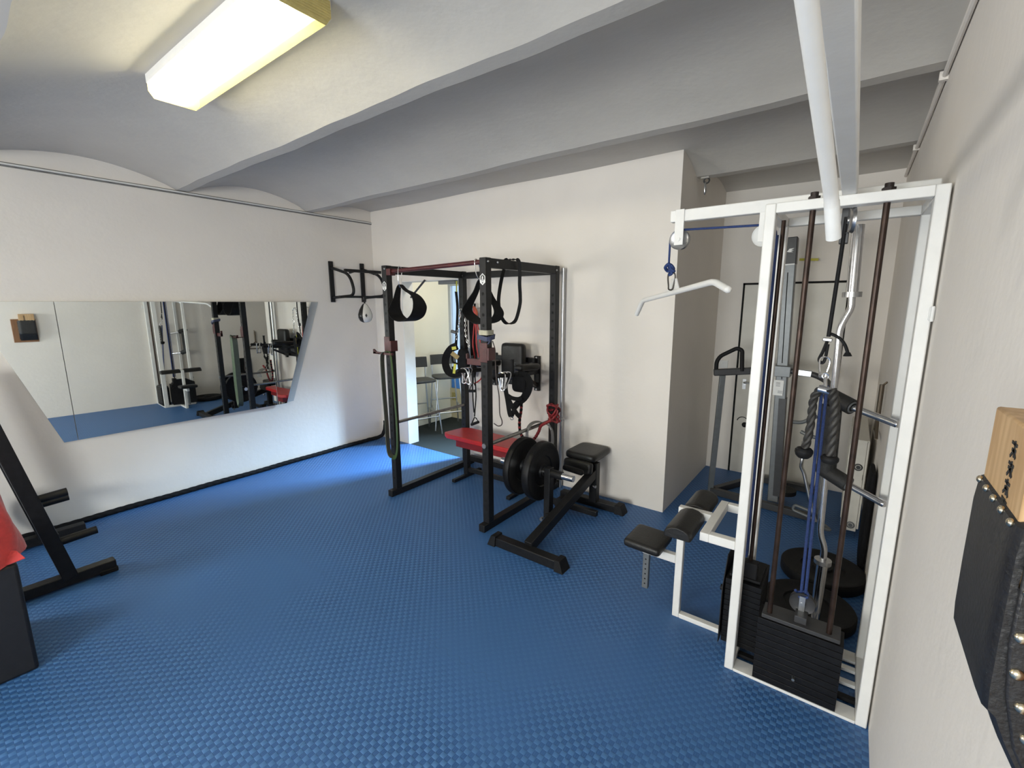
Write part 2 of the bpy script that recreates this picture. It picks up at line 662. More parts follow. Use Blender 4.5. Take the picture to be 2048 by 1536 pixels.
def struct(name, mb, m, bevel=0.0, **k):
    return obj(name, mb, m, bevel=bevel, kind='structure', origin=(0, 0, 0), **k)


mb = MB().box(XL - 0.15, XR + 0.15, YN - 0.12, YB, -0.04, 0.0)
mb.box(CX, XR + 0.15, YB, YR + 0.12, -0.04, 0.0)
struct('floor', mb, M_MAT)
struct('floor', MB().box(-5.45, CX, YB, 5.3, -0.06, -0.012), mat_carpet())

mb = MB().box(XL - 0.15, XL, YN, -2.8, -0.04, ZT).box(XL - 0.15, XL, -1.1, YB + 0.15, -0.04, ZT)
mb.box(XL - 0.15, XL, -2.8, -1.1, -0.04, 0.85).box(XL - 0.15, XL, -2.8, -1.1, 2.1, ZT)
struct('wall_left', mb, M_WALL)
mb = MB().box(XL, DX0, YB, YB + 0.15, -0.04, ZT).box(DX0, DX1, YB, YB + 0.15, DZ, ZT).box(DX1, CX, YB, YB + 0.15, -0.04, ZT)
struct('wall_back', mb, M_WALL)
struct('wall_recess_side', MB().box(CX - 0.15, CX, YB + 0.15, YR + 0.12, -0.04, ZT), M_WALL)
struct('wall_recess_back', MB().box(CX, XR, YR, YR + 0.12, -0.04, ZT), M_WALL)
struct('wall_right', MB().box(XR, XR + 0.15, YN, YR + 0.12, -0.04, ZT), M_WALL)
mb = MB().box(XL, -1.95, YN - 0.12, YN, -0.04, ZT).box(-0.05, XR, YN - 0.12, YN, -0.04, ZT)
mb.box(-1.95, -0.05, YN - 0.12, YN, -0.04, 0.85).box(-1.95, -0.05, YN - 0.12, YN, 2.05, ZT)
struct('wall_rear', mb, M_WALL)
# hall beyond the doorway
struct('wall_hall_left', MB().box(-4.95, -4.80, YB + 0.15, 4.83, -0.04, ZT).box(-5.45, -4.95, 4.68, 4.83, -0.04, ZT).box(-5.45, -5.30, 4.83, 5.15, -0.04, ZT), M_HALL)
wx = [(-5.15, -4.45, 0.55, 2.02), (-2.95, -2.25, 1.30, 2.42)]
mb = MB().box(-5.45, -5.15, 5.15, 5.27, -0.04, ZT).box(-4.45, -2.95, 5.15, 5.27, -0.04, ZT).box(-2.25, CX - 0.15, 5.15, 5.27, -0.04, ZT)
for a, b, c, d in wx:
    mb.box(a, b, 5.15, 5.27, -0.04, c).box(a, b, 5.15, 5.27, d, ZT)
struct('wall_hall_back', mb, M_HALL)

# vaulted ceiling: shallow caps between flat steel-beam strips that run across the room
beams = [-3.0, -1.93, -0.90, 0.315, 1.590, 2.750, 3.915, 5.08]
ZB, RISE, HB = 2.667, 0.118, 0.043
prof = []
prev = -3.55
for i, b in enumerate(beams):
    a0 = prev
    b0 = b - HB
    if i == 0:
        prof.append((a0, ZB + 0.10))
        prof += [(a0 + (b0 - a0) * t / 6, ZB + 0.10 * (1 - (t / 6) ** 2)) for t in range(1, 6)]
    else:
        n = 18
        for t in range(1, n):
            u = t / n
            prof.append((a0 + (b0 - a0) * u, ZB + 0.004 + RISE * (1 - (2 * u - 1) ** 2) ** 0.92))
    prof.append((b0, ZB))
    prof.append((b + HB, ZB))
    prev = b + HB
prof.append((5.30, ZB + 0.03))
NX = 90
mb = MB()
vs, fs = [], []
for i in range(NX + 1):
    x = -5.45 + (XR + 0.1 + 5.45) * i / NX
    for j, (y, z) in enumerate(prof):
        jy = 0.004 * math.sin(x * 7.1 + y * 2.3) + 0.002 * math.sin(x * 17 + y) if z < ZB + 0.001 else 0
        jz = 0.004 * math.sin(x * 3.3 + y * 5)
        vs.append((x, y + jy, z + jz))
K = len(prof)
for i in range(NX):
    for j in range(K - 1):
        fs.append((i * K + j, i * K + j + 1, (i + 1) * K + j + 1, (i + 1) * K + j))
mb.add(vs, fs)
mb.box(-5.45, XR + 0.15, -3.55, 5.3, ZT, ZT + 0.1)
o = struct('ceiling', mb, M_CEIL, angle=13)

# cable ducts along the wall heads
struct('trim_1', MB().box(XL, XL + 0.020, -3.3, YB, 2.643, 2.655), M_WHITE, bevel=0.003)
M_DUCT_SHADE = mat('duct_shade_grey', (0.17, 0.165, 0.155), 0.8, var=0.2)  # grey for strips that paint in the shadow lines above and below the duct
struct('duct_shade_low', MB().box(XL, XL + 0.010, -3.3, YB, 2.632, 2.643), M_DUCT_SHADE)
struct('duct_shade_high', MB().box(XL, XL + 0.004, -3.3, YB, 2.655, 2.662), M_DUCT_SHADE)
mb = MB().tube([(XR - 0.012, y, 2.655 + 0.004 * math.sin(y * 3)) for y in [-3.3 + 8.1 * i / 40 for i in range(41)]], 0.010, 8)
for y in (3.98, 2.84, 1.6):
    mb.box(XR - 0.03, XR, y - 0.012, y + 0.012, 2.64, 2.675)
struct('trim_2', mb, M_WALL)
# dark strip on the right wall just above the duct, and the wall joint that the mirror shows
struct('trim_3', MB().box(XR - 0.003, XR, -1.2, 4.8, 2.664, 2.672), M_HOLE)

# doorway casing
mb = MB().box(DX0 - 0.002, DX0 + 0.012, YB - 0.004, YB + 0.154, -0.01, DZ).box(DX0, DX1, YB - 0.004, YB + 0.154, DZ - 0.012, DZ + 0.001).box(DX1 - 0.012, DX1 + 0.002, YB - 0.004, YB + 0.154, -0.01, DZ)
struct('trim_5', mb, M_WHITE, bevel=0.002)
struct('baseboard_hall', MB().box(-4.80, -4.785, YB + 0.15, 4.83, -0.012, 0.075), M_HALL, bevel=0.003)

# recess door, flush with the wall behind a dark shrunken gap
d1 = struct('door_1', MB().box(-0.868, -0.07, YR - 0.012, YR + 0.001, 0.012, 1.865), M_CASING, bevel=0.003)
obj('door_gap', MB().box(-0.886, -0.868, YR - 0.004, YR + 0.001, 0.0, 1.883).box(-0.07, -0.055, YR - 0.004, YR + 0.001, 0, 1.883).box(-0.886, -0.055, YR - 0.004, YR + 0.001, 1.865, 1.883), M_HOLE, parent=d1, label='dark gap around the door leaf')
LOC[d1.name] = Vector((0, 0, 0))
obj('door_handle', MB().tube(fillet([(-0.80, YR - 0.012, 0.93), (-0.80, YR - 0.055, 0.93), (-0.70, YR - 0.055, 0.93)], 0.02), 0.009, 10).box(-0.815, -0.785, YR - 0.018, YR - 0.012, 0.86, 0.96), M_STEEL, parent=d1)


def window(name, x0, x1, y0, y1, z0, z1, nx, m=M_WHITE):
    mb = MB()
    w = 0.05
    ym = (y0 + y1) / 2
    mb.box(x0, x1, ym - 0.03, ym + 0.03, z0, z0 + w).box(x0, x1, ym - 0.03, ym + 0.03, z1 - w, z1)
    for i in range(nx + 1):
        xc = x0 + w / 2 + (x1 - x0 - w) * i / nx
        mb.box(xc - w / 2, xc + w / 2, ym - 0.028, ym + 0.028, z0 + w, z1 - w)
    f = struct(name, mb, m, bevel=0.003)
    obj('pane', MB().box(x0 + w, x1 - w, ym - 0.003, ym + 0.003, z0 + w, z1 - w), mat_glass(name + '_glass'), parent=f)
    return f


window('window_1', -1.95, -0.05, YN - 0.12, YN, 0.85, 2.05, 3)
window('window_2', *wx[0][:2], 5.15, 5.27, *wx[0][2:], 1)
window('window_3', *wx[1][:2], 5.15, 5.27, *wx[1][2:], 1)

fr_ = MB()
for z in (0.85, 2.05):
    fr_.box(XL - 0.1, XL - 0.04, -2.8, -1.1, z, z + 0.05)
for y in (-2.8, -1.975, -1.15):
    fr_.box(XL - 0.1, XL - 0.04, y, y + 0.05, 0.9, 2.05)
w4 = struct('window_4', fr_, M_WHITE, bevel=0.003)
obj('pane', MB().box(XL - 0.073, XL - 0.067, -2.75, -1.15, 0.9, 2.05), mat_glass('window_4_glass'), parent=w4)

# ------------------------------------------------------------------ lamp
LX0, LX1, LY0, LY1, LZ0, LZ1 = -2.85, -1.63, 0.865, 1.085, 2.690, 2.775
lamp = thing('ceiling_lamp', ((LX0 + LX1) / 2, (LY0 + LY1) / 2, LZ1), 'long yellowed fluorescent ceiling lamp with ribbed plastic cover, switched on', 'lamp')
obj('lamp_base', MB().box(LX0 + 0.004, LX1 - 0.004, LY0 - 0.004, LY1 + 0.004, LZ1, LZ1 + 0.022).box(LX0 + 0.004, LX1 - 0.004, LY0 - 0.004, LY0 - 0.001, LZ1 - 0.024, LZ1).box(LX0 + 0.004, LX1 - 0.004, LY1 + 0.001, LY1 + 0.004, LZ1 - 0.024, LZ1), M_WHITE, parent=lamp)
mb = MB()
ch = 0.03
pf = [(LY0, LZ1), (LY0, LZ0 + ch), (LY0 + ch * 0.7, LZ0), (LY1 - ch * 0.7, LZ0), (LY1, LZ0 + ch), (LY1, LZ1)]
vs = [(x, y, z) for x in (LX0, LX1) for y, z in pf]
mb.add(vs, [(i, i + 1, 7 + i, 6 + i) for i in range(5)])
obj('lamp_cover', mb, mat_diffuser('lamp_acrylic', (0.80, 0.74, 0.40), 0.70), parent=lamp)
for x in (LX0, LX1):
    mb = MB()
    s_ = 0.004 if x == LX0 else -0.004
    mb.prism([(y - LY0, z - LZ0) for y, z in pf], (x, LY0, LZ0), (0, 1, 0), (0, 0, 1), s_)
    for k in range(9):
        zz = LZ0 + 0.008 + k * 0.009
        mb.box(x - 0.003, x + 0.003, LY0 + (0.022 if k < 2 else 0.002), LY1 - (0.022 if k < 2 else 0.002), zz, zz + 0.0035)
    obj('end_cap', mb, mat('amber_acrylic', (0.60, 0.50, 0.20), 0.4, var=0.1), parent=lamp)
tube_y = LY0 + 0.075
t = obj('fluorescent_tube', MB().cyl((LX0 + 0.03, tube_y, 2.735), (LX1 - 0.03, tube_y, 2.735), 0.022, 20), mat_emit('tube_glow', (1.0, 0.94, 0.76), 62), parent=lamp)

# ------------------------------------------------------------------ mirror
mir = thing('wall_mirror', (XL + 0.01, 1.45, 0.672), 'large frameless mirror narrowing towards the floor on the left wall', 'mirror')
M_EDGE = mat('mirror_edge', (0.62, 0.68, 0.66), 0.15, var=0.03)


def xm(y, k=0):
    """the wide panes lean a little, their right side farther from the wall"""
    if y > 2.2 or k == 2:
        return XL + 0.070
    return XL + 0.070 - (2.2 - y) * math.tan(R(2.0))


def pane(poly, k=0):
    f = lambda y, z, o: Vector((xm(y, k) + o, y, z))
    vs = [f(y, z, 0) for y, z in poly] + [f(y, z, -0.006) for y, z in poly]
    n = len(poly)
    mb = MB().add(vs, [tuple(range(n)), tuple(reversed(range(n, 2 * n)))])
    mb.add(vs, [(i, n + i, n + (i + 1) % n, (i + 1) % n) for i in range(n)], 1)
    return obj('mirror_glass', mb, [M_MIRROR, M_EDGE], parent=mir)


S1, S2 = 0.678, 2.196
g = 0.0022
pane([(0.599, 0.663), (S1 - g, 0.664), (S1 - g, 1.725), (0.262, 1.725)])
pane([(S1 + g, 0.664), (S2 - g, 0.675), (S2 - g, 1.723), (S1 + g, 1.725)])
pane([(S2 + g, 0.675), (2.289, 0.676), (2.645, 1.722), (S2 + g, 1.723)], 2)
for a, b in [(0.80, 0.80), (2.05, 0.78), (2.38, 1.60), (0.60, 1.60)]:
    obj('mirror_batten', MB().box(XL - 0.001, xm(a + 0.05, 2 if a > 2.2 else 0) - 0.007, a - 0.05, a + 0.05, b - 0.05, b + 0.05), M_WOOD, parent=mir)
# grey strip on the wall, painting in the shadow beside the mirror
mb = MB()
vs = [(XL + 0.004, 2.298, 0.672), (XL + 0.004, 2.395, 0.672), (XL + 0.004, 2.765, 1.722), (XL + 0.004, 2.655, 1.722)]
vs += [(v[0] - 0.004, v[1], v[2]) for v in vs]
mb.add(vs, [(0, 1, 2, 3), (7, 6, 5, 4), (0, 4, 5, 1), (1, 5, 6, 2), (2, 6, 7, 3), (3, 7, 4, 0)])
obj('shadow_strip', mb, mat('mirror_shadow_grey', (0.50, 0.52, 0.52), 0.5, var=0.02), parent=mir)

# ------------------------------------------------------------------ battle rope along the left wall
pts = []
random.seed(3)
for i in range(60):
    y = -0.9 + 4.15 * i / 59
    pts.append((XL + 0.034 + 0.004 * math.sin(y * 4), y, 0.022 + 0.002 * math.sin(y * 9)))
pts += smooth([(XL + 0.038, 3.28, 0.024), (XL + 0.060, 3.38, 0.028), (XL + 0.10, 3.44, 0.06), (XL + 0.11, 3.475, 0.14), (XL + 0.105, 3.49, 0.235)], 8)
P = [Vector(p) for p in pts]
dense = [P[0]]
for a, b in zip(P, P[1:]):
    k = max(1, int((b - a).length / 0.009))
    dense += [a.lerp(b, j / k) for j in range(1, k + 1)]
obj('battle_rope', MB().tube(dense, 0.023, 18, twist=0.32, prof=lambda t: 0.84 + 0.16 * abs(math.cos(PI * 3 * t))), M_NYLON,
    label='thick black battle rope lying along the foot of the mirror wall', cat='rope')

# ------------------------------------------------------------------ pull-up bracket with speed bag
ch_ = thing('wall_pull_up_bar', (XL, 3.16, 1.72), 'black wall mounted pull-up bar with curved arms near the corner', 'pull-up bar')
for y in (2.945, 3.35):
    obj('wall_plate', MB().box(XL, XL + 0.018, y - 0.026, y + 0.026, 1.72, 2.17), M_BLACK, parent=ch_, bevel=0.003)
    arm = fillet([(XL + 0.015, y, 2.10), (XL + 0.36, y, 2.015), (XL + 0.44, y, 1.79), (XL + 0.015, y, 1.77)], 0.13, 10)
    obj('arm', MB().tube(arm, 0.016, 12), M_BLACK, parent=ch_)
obj('grip_bar', MB().beam((XL + 0.46, 2.82, 2.045), (XL + 0.46, 3.27, 2.045), 0.03, 0.03), M_BLACK, parent=ch_)
for y in (2.945, 3.25):
    obj('brace', MB().beam((XL + 0.36, y, 2.03), (XL + 0.46, y, 2.045), 0.02, 0.02), M_BLACK, parent=ch_)
obj('cross_bar', MB().beam((XL + 0.40, 2.78, 1.775), (XL + 0.40, 3.37, 1.775), 0.024, 0.024), M_BLACK, parent=ch_)
bx, by = XL + 0.43, 3.06
sb = thing('speed_bag', (bx, by, 1.49), 'small black and white pear shaped speed bag hanging under the pull-up bar', 'punching bag')
prof_ = [(0.0, 1.495), (0.03, 1.498), (0.058, 1.515), (0.074, 1.55), (0.075, 1.585), (0.060, 1.635), (0.038, 1.675), (0.020, 1.70), (0.0, 1.706)]
mb = MB().lathe(prof_, (bx, by, 0), (0, 0, 1), 32)
for fi, f in enumerate(mb.f):
    c = sum((mb.v[i] for i in f), Vector()) / len(f)
    # leather panels alternate black and white
    ang = math.atan2(c.y - by, c.x - bx) + R(53)
    mb.m[fi] = 0 if (int((ang % (2 * PI)) // (PI / 2)) % 2 == 0) else 1
obj('bladder', mb, [mat('white_leather', (0.62, 0.60, 0.56), 0.4, var=0.03), M_VINYL], parent=sb)
obj('swivel', MB().cyl((bx, by, 1.70), (bx, by, 1.755), 0.007).cyl((bx, by, 1.745), (bx, by, 1.775), 0.02).tube(arc((bx, by, 1.712), 0.012, 0, 2 * PI, 16, (1, 0, 0), (0, 0, 1))[:-1], 0.003, 6, closed=True), M_BLACK, parent=sb)
n_ = Vector((0.73, -0.68, 0)).normalized()
uu = Vector((0.68, 0.73, 0)).normalized()
cc = Vector((bx, by, 1.575)) + n_ * 0.0745 + uu * 0.020
obj('emblem', MB().prism([(-0.012, 0), (0, -0.022), (0.012, 0), (0, 0.022)], cc, uu, (0, 0, 1), 0.001).prism([(-0.006, 0.0), (0, -0.011), (0.006, 0), (0, 0.011)], cc + n_ * 0.002, uu, (0, 0, 1), 0.001, 0), M_INK, parent=sb)

# ------------------------------------------------------------------ paths of the hanging things, in metres
P_ = {
    'harness_left': [(-2.328, 3.020, 1.089), (-2.340, 3.020, 0.987), (-2.319, 3.020, 0.880), (-2.298, 3.020, 0.772), (-2.282, 3.020, 0.739)],
    'harness_mid': [(-2.332, 3.030, 0.921), (-2.278, 3.030, 0.901), (-2.214, 3.030, 0.900), (-2.172, 3.030, 0.918)],
    'harness_right': [(-2.229, 3.050, 1.111), (-2.146, 3.050, 1.102), (-2.110, 3.050, 1.050), (-2.120, 3.050, 0.977), (-2.166, 3.050, 0.907), (-2.229, 3.050, 0.860), (-2.272, 3.050, 0.815)],
    'harness_inner': [(-2.253, 3.040, 1.007), (-2.180, 3.040, 0.997), (-2.159, 3.040, 0.957), (-2.180, 3.040, 0.916)],
    'harness_cross1': [(-2.321, 3.030, 0.896), (-2.278, 3.030, 0.831), (-2.225, 3.030, 0.768), (-2.193, 3.030, 0.746)],
    'harness_cross2': [(-2.218, 3.035, 0.877), (-2.250, 3.035, 0.820), (-2.277, 3.035, 0.759), (-2.293, 3.035, 0.730)],
    'bungee': [(-2.228, 3.100, 0.864), (-2.233, 3.100, 0.779), (-2.249, 3.100, 0.687), (-2.244, 3.100, 0.598), (-2.212, 3.100, 0.544), (-2.158, 3.100, 0.522), (-2.096, 3.100, 0.552), (-2.050, 3.100, 0.622), (-2.025, 3.100, 0.679), (-1.966, 3.100, 0.719), (-1.917, 3.100, 0.748)],
    'jump_cord': [(-2.257, 2.750, 1.409), (-2.233, 2.750, 1.340), (-2.229, 2.750, 1.221), (-2.221, 2.750, 1.102), (-2.197, 2.750, 0.983), (-2.193, 2.750, 0.882), (-2.188, 2.750, 0.821), (-2.168, 2.750, 0.775), (-2.174, 2.750, 0.741), (-2.210, 2.750, 0.727), (-2.251, 2.750, 0.741)],
    'red_tube1': [(-3.065, 3.440, 1.655), (-3.055, 3.440, 1.536), (-3.071, 3.440, 1.411), (-3.081, 3.440, 1.283), (-3.058, 3.440, 1.131)],
    'red_tube2': [(-3.046, 3.440, 1.636), (-3.016, 3.440, 1.487), (-2.986, 3.440, 1.339), (-2.976, 3.440, 1.188), (-2.965, 3.440, 1.061), (-2.974, 3.440, 0.958), (-3.022, 3.440, 0.912), (-3.077, 3.440, 0.885)],
    'red_tube3': [(-3.052, 3.440, 1.645), (-3.037, 3.440, 1.437), (-3.034, 3.440, 1.286), (-3.010, 3.440, 1.160)],
    'chain_a': [(-3.112, 3.300, 1.642), (-3.128, 3.300, 1.539), (-3.152, 3.300, 1.440), (-3.183, 3.300, 1.329), (-3.221, 3.300, 1.261)],
    'chain_b': [(-3.082, 3.290, 1.642), (-3.050, 3.290, 1.614), (-3.039, 3.290, 1.517), (-3.042, 3.290, 1.419), (-3.018, 3.290, 1.322), (-2.987, 3.290, 1.260)],
    'strap_top': [(-3.156, 3.300, 1.917), (-3.160, 3.300, 1.807)],
    'strap_blk': [(-3.166, 3.300, 1.817), (-3.156, 3.300, 1.734), (-3.152, 3.300, 1.637), (-3.164, 3.300, 1.489), (-3.185, 3.300, 1.288)],
    'belt_outer': [(-3.142, 3.270, 1.283), (-3.227, 3.270, 1.248), (-3.294, 3.270, 1.173), (-3.311, 3.270, 1.094), (-3.278, 3.270, 1.019), (-3.194, 3.270, 0.996), (-3.096, 3.270, 1.020)],
    'belt_inner': [(-3.207, 3.270, 1.214), (-3.210, 3.270, 1.127), (-3.155, 3.270, 1.106), (-3.073, 3.270, 1.112)],
    'belt_low': [(-3.212, 3.270, 1.071), (-3.193, 3.270, 1.026), (-3.138, 3.270, 1.011), (-3.102, 3.270, 1.044)],
    'handle_tube1': [(-3.002, 3.330, 1.036), (-2.999, 3.330, 0.894), (-2.996, 3.330, 0.740), (-2.986, 3.330, 0.612)],
    'handle_tube2': [(-2.964, 3.330, 0.989), (-2.955, 3.330, 0.797), (-2.972, 3.330, 0.640), (-2.980, 3.330, 0.571)],
    'handle1': [(-2.981, 3.330, 0.561), (-3.016, 3.330, 0.497), (-3.023, 3.330, 0.480), (-2.928, 3.330, 0.522), (-2.960, 3.330, 0.558)],
    'handle2': [(-3.048, 3.330, 0.827), (-2.961, 3.330, 0.837), (-2.959, 3.330, 0.888), (-2.992, 3.330, 0.925)],
    'greyband': [(-2.060, 2.973, 0.581), (-2.060, 2.973, 0.658), (-2.060, 3.031, 0.697), (-2.060, 3.122, 0.694), (-2.060, 3.217, 0.651), (-2.060, 3.283, 0.586), (-2.060, 3.302, 0.499), (-2.060, 3.294, 0.454)],
    'redbundle': [(-2.104, 3.340, 0.815), (-2.072, 3.340, 0.787), (-2.087, 3.340, 0.739), (-2.045, 3.340, 0.714), (-2.009, 3.340, 0.746), (-2.026, 3.340, 0.794), (-2.066, 3.340, 0.756), (-2.034, 3.340, 0.688), (-1.993, 3.340, 0.708), (-2.107, 3.340, 0.667), (-2.065, 3.340, 0.651), (-2.013, 3.340, 0.673)],
    'recess_tube': [(-0.211, 3.900, 0.551), (-0.209, 3.900, 0.493), (-0.191, 3.900, 0.437), (-0.166, 3.900, 0.383), (-0.133, 3.900, 0.292)],
    'recess_hook': [(-0.196, 4.000, 0.128), (-0.221, 4.000, 0.109), (-0.212, 4.000, 0.082), (-0.165, 4.000, 0.079), (-0.111, 4.000, 0.061)],
    'wrap': [(-2.088, 2.440, 1.508), (-2.048, 2.440, 1.475)],
    'badge': [(-2.072, 2.440, 1.900), (-2.073, 2.440, 1.819), (-2.100, 2.440, 1.860), (-3.131, 2.440, 1.869), (-3.136, 2.440, 1.813)],
    'barside': [(-2.989, 2.470, 1.977), (-2.972, 2.470, 1.866)],
    'triceps_l': [(-0.082, 2.220, 1.349), (-0.100, 2.220, 1.311), (-0.102, 2.220, 1.257), (-0.102, 2.220, 1.193), (-0.106, 2.220, 1.127), (-0.114, 2.220, 1.076)],
    'triceps_r': [(-0.045, 2.200, 1.356), (-0.033, 2.200, 1.322), (-0.025, 2.200, 1.272), (-0.022, 2.200, 1.210), (-0.021, 2.200, 1.147), (-0.022, 2.200, 1.072)],
    'tail': [(-0.082, 2.280, 1.563), (-0.069, 2.280, 1.571), (-0.039, 2.280, 1.554), (-0.020, 2.280, 1.529), (-0.008, 2.280, 1.499), (-0.006, 2.280, 1.491)],
    'biner': [(-0.076, 2.260, 1.461), (-0.083, 2.260, 1.412), (-0.072, 2.260, 1.382), (-0.066, 2.260, 1.361)],
    'col_label': [(-0.475, 4.200, 1.075), (-0.407, 4.200, 0.958)],
    'tower_handle': [(-0.891, 4.050, 1.106), (-0.891, 4.050, 1.216), (-0.867, 4.050, 1.260), (-0.739, 4.050, 1.334), (-0.701, 4.050, 1.320), (-0.688, 4.050, 1.157)],
    'rec_bulb': [(-0.736, 4.500, 0.681), (-0.696, 4.500, 0.593)],
    'mak': [(0.120, 0.589, 1.551), (0.120, 0.629, 1.359), (0.120, 0.461, 1.403)],
    'rail_text': [(-2.060, 3.217, 0.651), (-2.060, 3.284, 0.559)],
}

# ------------------------------------------------------------------ power rack
FLX, FRX, RY0, RY1, PW = -3.160, -2.085, 2.470, 3.390, 0.030
rack = thing('power_rack', ((FLX + FRX) / 2, (RY0 + RY1) / 2, 0), 'black steel power rack with red pull-up bar standing before the doorway', 'power rack')
for x in (FLX, FRX):
    for y in (RY0, RY1):
        p = MB().box(x - PW, x + PW, y - PW, y + PW, 0.055, 2.012)
        post = obj('post', p, M_BLACK, parent=rack, bevel=0.004)
        hb = MB()
        for k in range(23):
            z = 0.16 + k * 0.073
            hb.cyl((x, y - PW - 0.0008, z), (x, y - PW + 0.002, z), 0.0115, 14)
        obj('hole_row', hb, M_HOLE, parent=post, kind='stuff')
    obj('foot_rail', MB().box(x - 0.028, x + 0.028, 2.385, 3.485, 0.0, 0.057), M_BLACK, parent=rack, bevel=0.004)
    obj('top_rail', MB().box(x - 0.027, x + 0.027, RY0 + PW, RY1 - PW, 1.945, 2.010), M_BLACK, parent=rack, bevel=0.003)
obj('cross_rail', MB().box(FLX + PW, FRX - PW, RY1 - 0.028, RY1 + 0.028, 1.940, 2.0), M_BLACK, parent=rack, bevel=0.003)
obj('cross_rail', MB().box(FLX + PW, FRX - PW, RY1 + 0.0, RY1 + 0.05, 0.058, 0.110), M_BLACK, parent=rack, bevel=0.003)
obj('pull_up_bar', MB().tube([(FLX + PW - 0.005, RY0, 1.962), (FRX - PW + 0.005, RY0, 1.985)], 0.017, 16), M_RED, parent=rack, label='worn dark red pull-up bar')
obj('bar_flange', MB().box(FLX + PW, FLX + PW + 0.05, RY0 - 0.03, RY0 + 0.025, 1.93, 1.985), M_RED, parent=rack, bevel=0.002)
for (x, y, z) in [(FRX + PW, RY0 - 0.005, 1.985), (FRX + PW, RY0 + 0.10, 1.985), (FRX + PW, RY1 - 0.02, 1.975), (FLX + 0.01, RY0 - PW, 1.985), (FLX + 0.02, RY1 - PW, 1.97)]:
    d = Vector((0.006, 0, 0)) if x > FRX else Vector((0, -0.006, 0))
    obj('bolt', MB().lathe([(0.0001, 1.0), (0.006, 0.95), (0.009, 0.5), (0.0095, 0.0)], (x, y, z), d, 16) if False else MB().cyl((x, y, z), Vector((x, y, z)) + d, 0.009, 12, r2=0.005), M_STEEL, parent=rack)
for x, nm in ((FLX + 0.005, 'left'), (FRX, 'right')):
    sp = obj('safety_bar', MB().cyl((x, RY0 + PW, 0.664), (x, RY1 - PW, 0.664), 0.0145, 14), mat('worn_steel', (0.22, 0.215, 0.205), 0.4, 0.7, var=0.2), parent=rack)
obj('bar_pin', MB().cyl((FRX - 0.002, RY0 - PW - 0.012, 0.664), (FRX - 0.002, RY0 - PW, 0.664), 0.019, 20, r2=0.020).cyl((FRX - 0.002, RY0 - PW - 0.016, 0.664), (FRX - 0.002, RY0 - PW - 0.012, 0.664), 0.008, 12), M_STEEL, parent=rack)
for x in (FLX, FRX):
    s_ = PW + 0.006
    jc = obj('j_cup', MB().box(x - s_, x + s_, RY0 - s_, RY0 - PW, 1.285, 1.425).box(x + PW, x + s_ + 0.016, RY0 - s_, RY0 + s_, 1.30, 1.39), M_RED, parent=rack, bevel=0.002, label='worn dark red bar hook')
    zz = 1.288
    if x == FLX:
        mb = MB().box(x - 0.075, x + 0.17, RY0 - 0.125, RY0 - 0.105, zz - 0.004, zz + 0.014).box(x - 0.012, x + 0.012, RY0 - 0.125, RY0 - PW, zz - 0.004, zz + 0.006)
        mb.prism([(0, 0), (0.05, 0.0), (0, 0.035)], (x - 0.075, RY0 - 0.105, zz), (1, 0, 0), (0, 0, 1), 0.02)
        obj('hook_arm', mb, M_RED, parent=jc)
    else:
        obj('hook_arm', MB().box(x - 0.19, x - PW, RY0 - 0.012, RY0 + 0.012, 1.255, 1.30).box(x - 0.19, x - 0.178, RY0 - 0.012, RY0 + 0.012, 1.255, 1.335), M_RED, parent=jc, bevel=0.002)
    # shield badge
    zc = 1.865 if x == FRX else 1.845
    o0 = (x, RY0 - PW - 0.0006, zc)
    b = obj('badge', MB().prism([(-0.024, 0.020), (0.0, 0.040), (0.024, 0.020), (0.024, -0.022), (0.0, -0.040), (-0.024, -0.022)], o0, (1, 0, 0), (0, 0, 1), 0.0008), M_STICK, parent=rack, label='white shield badge')
    mb = MB().prism([(-0.018, 0.018), (0.0, 0.033), (0.018, 0.018), (0.018, -0.004), (-0.018, -0.004)], (x, RY0 - PW - 0.0008, zc), (1, 0, 0), (0, 0, 1), 0.0008)
    mb.prism([(-0.010, -0.021), (0.010, -0.021), (0.0, -0.031)], (x, RY0 - PW - 0.0008, zc), (1, 0, 0), (0, 0, 1), 0.0008)
    mb.prism([(-0.004, 0.004), (0.004, 0.004), (0.007, 0.010), (0.0, 0.026), (-0.007, 0.010)], (x, RY0 - PW - 0.0022, zc), (1, 0, 0), (0, 0, 1), 0.0006, 1)
    mb.prism([(-0.008, -0.001), (0.008, -0.001), (0.008, 0.003), (-0.008, 0.003)], (x, RY0 - PW - 0.0022, zc), (1, 0, 0), (0, 0, 1), 0.0006, 1)
    mb.prism([(-0.015, -0.010), (0.015, -0.010), (0.015, -0.013), (-0.015, -0.013)], (x, RY0 - PW - 0.0022, zc), (1, 0, 0), (0, 0, 1), 0.0006, 0)
    obj('emblem', mb, [M_INK, M_STICK], parent=b)

# silver pole standing between rack and wall
obj('metal_pole', MB().cyl((-2.050, 3.475, 0.0), (-2.050, 3.475, 1.995), 0.014, 16).cyl((-2.050, 3.475, 1.975), (-2.050, 3.475, 1.998), 0.017, 16), M_ALU,
    label='slim silver metal pole leaning upright behind the rear right rack post', cat='pole')

# ------------------------------------------------------------------ straps and bands on the rack
def ab_strap(name, pts, widths, hook, label):
    t = thing(name, hook[0], label, 'training strap', 'padded ab straps hanging from the rack')
    path = smooth(pts, 8, closed=True)
    w = []
    n = len(pts)
    for i in range(n):
        for k in range(8):
            a, b = widths[i], widths[(i + 1) % n]
            w.append(a + (b - a) * k / 8)
    obj('sling', MB().ribbon(path, (0, 1, 0), w, 0.006, closed=True), M_NYLON, parent=t)
    obj('steel_loop', MB().tube(smooth(hook, 6, closed=True), 0.0035, 8, closed=True), M_CHROME, parent=t)
    return t


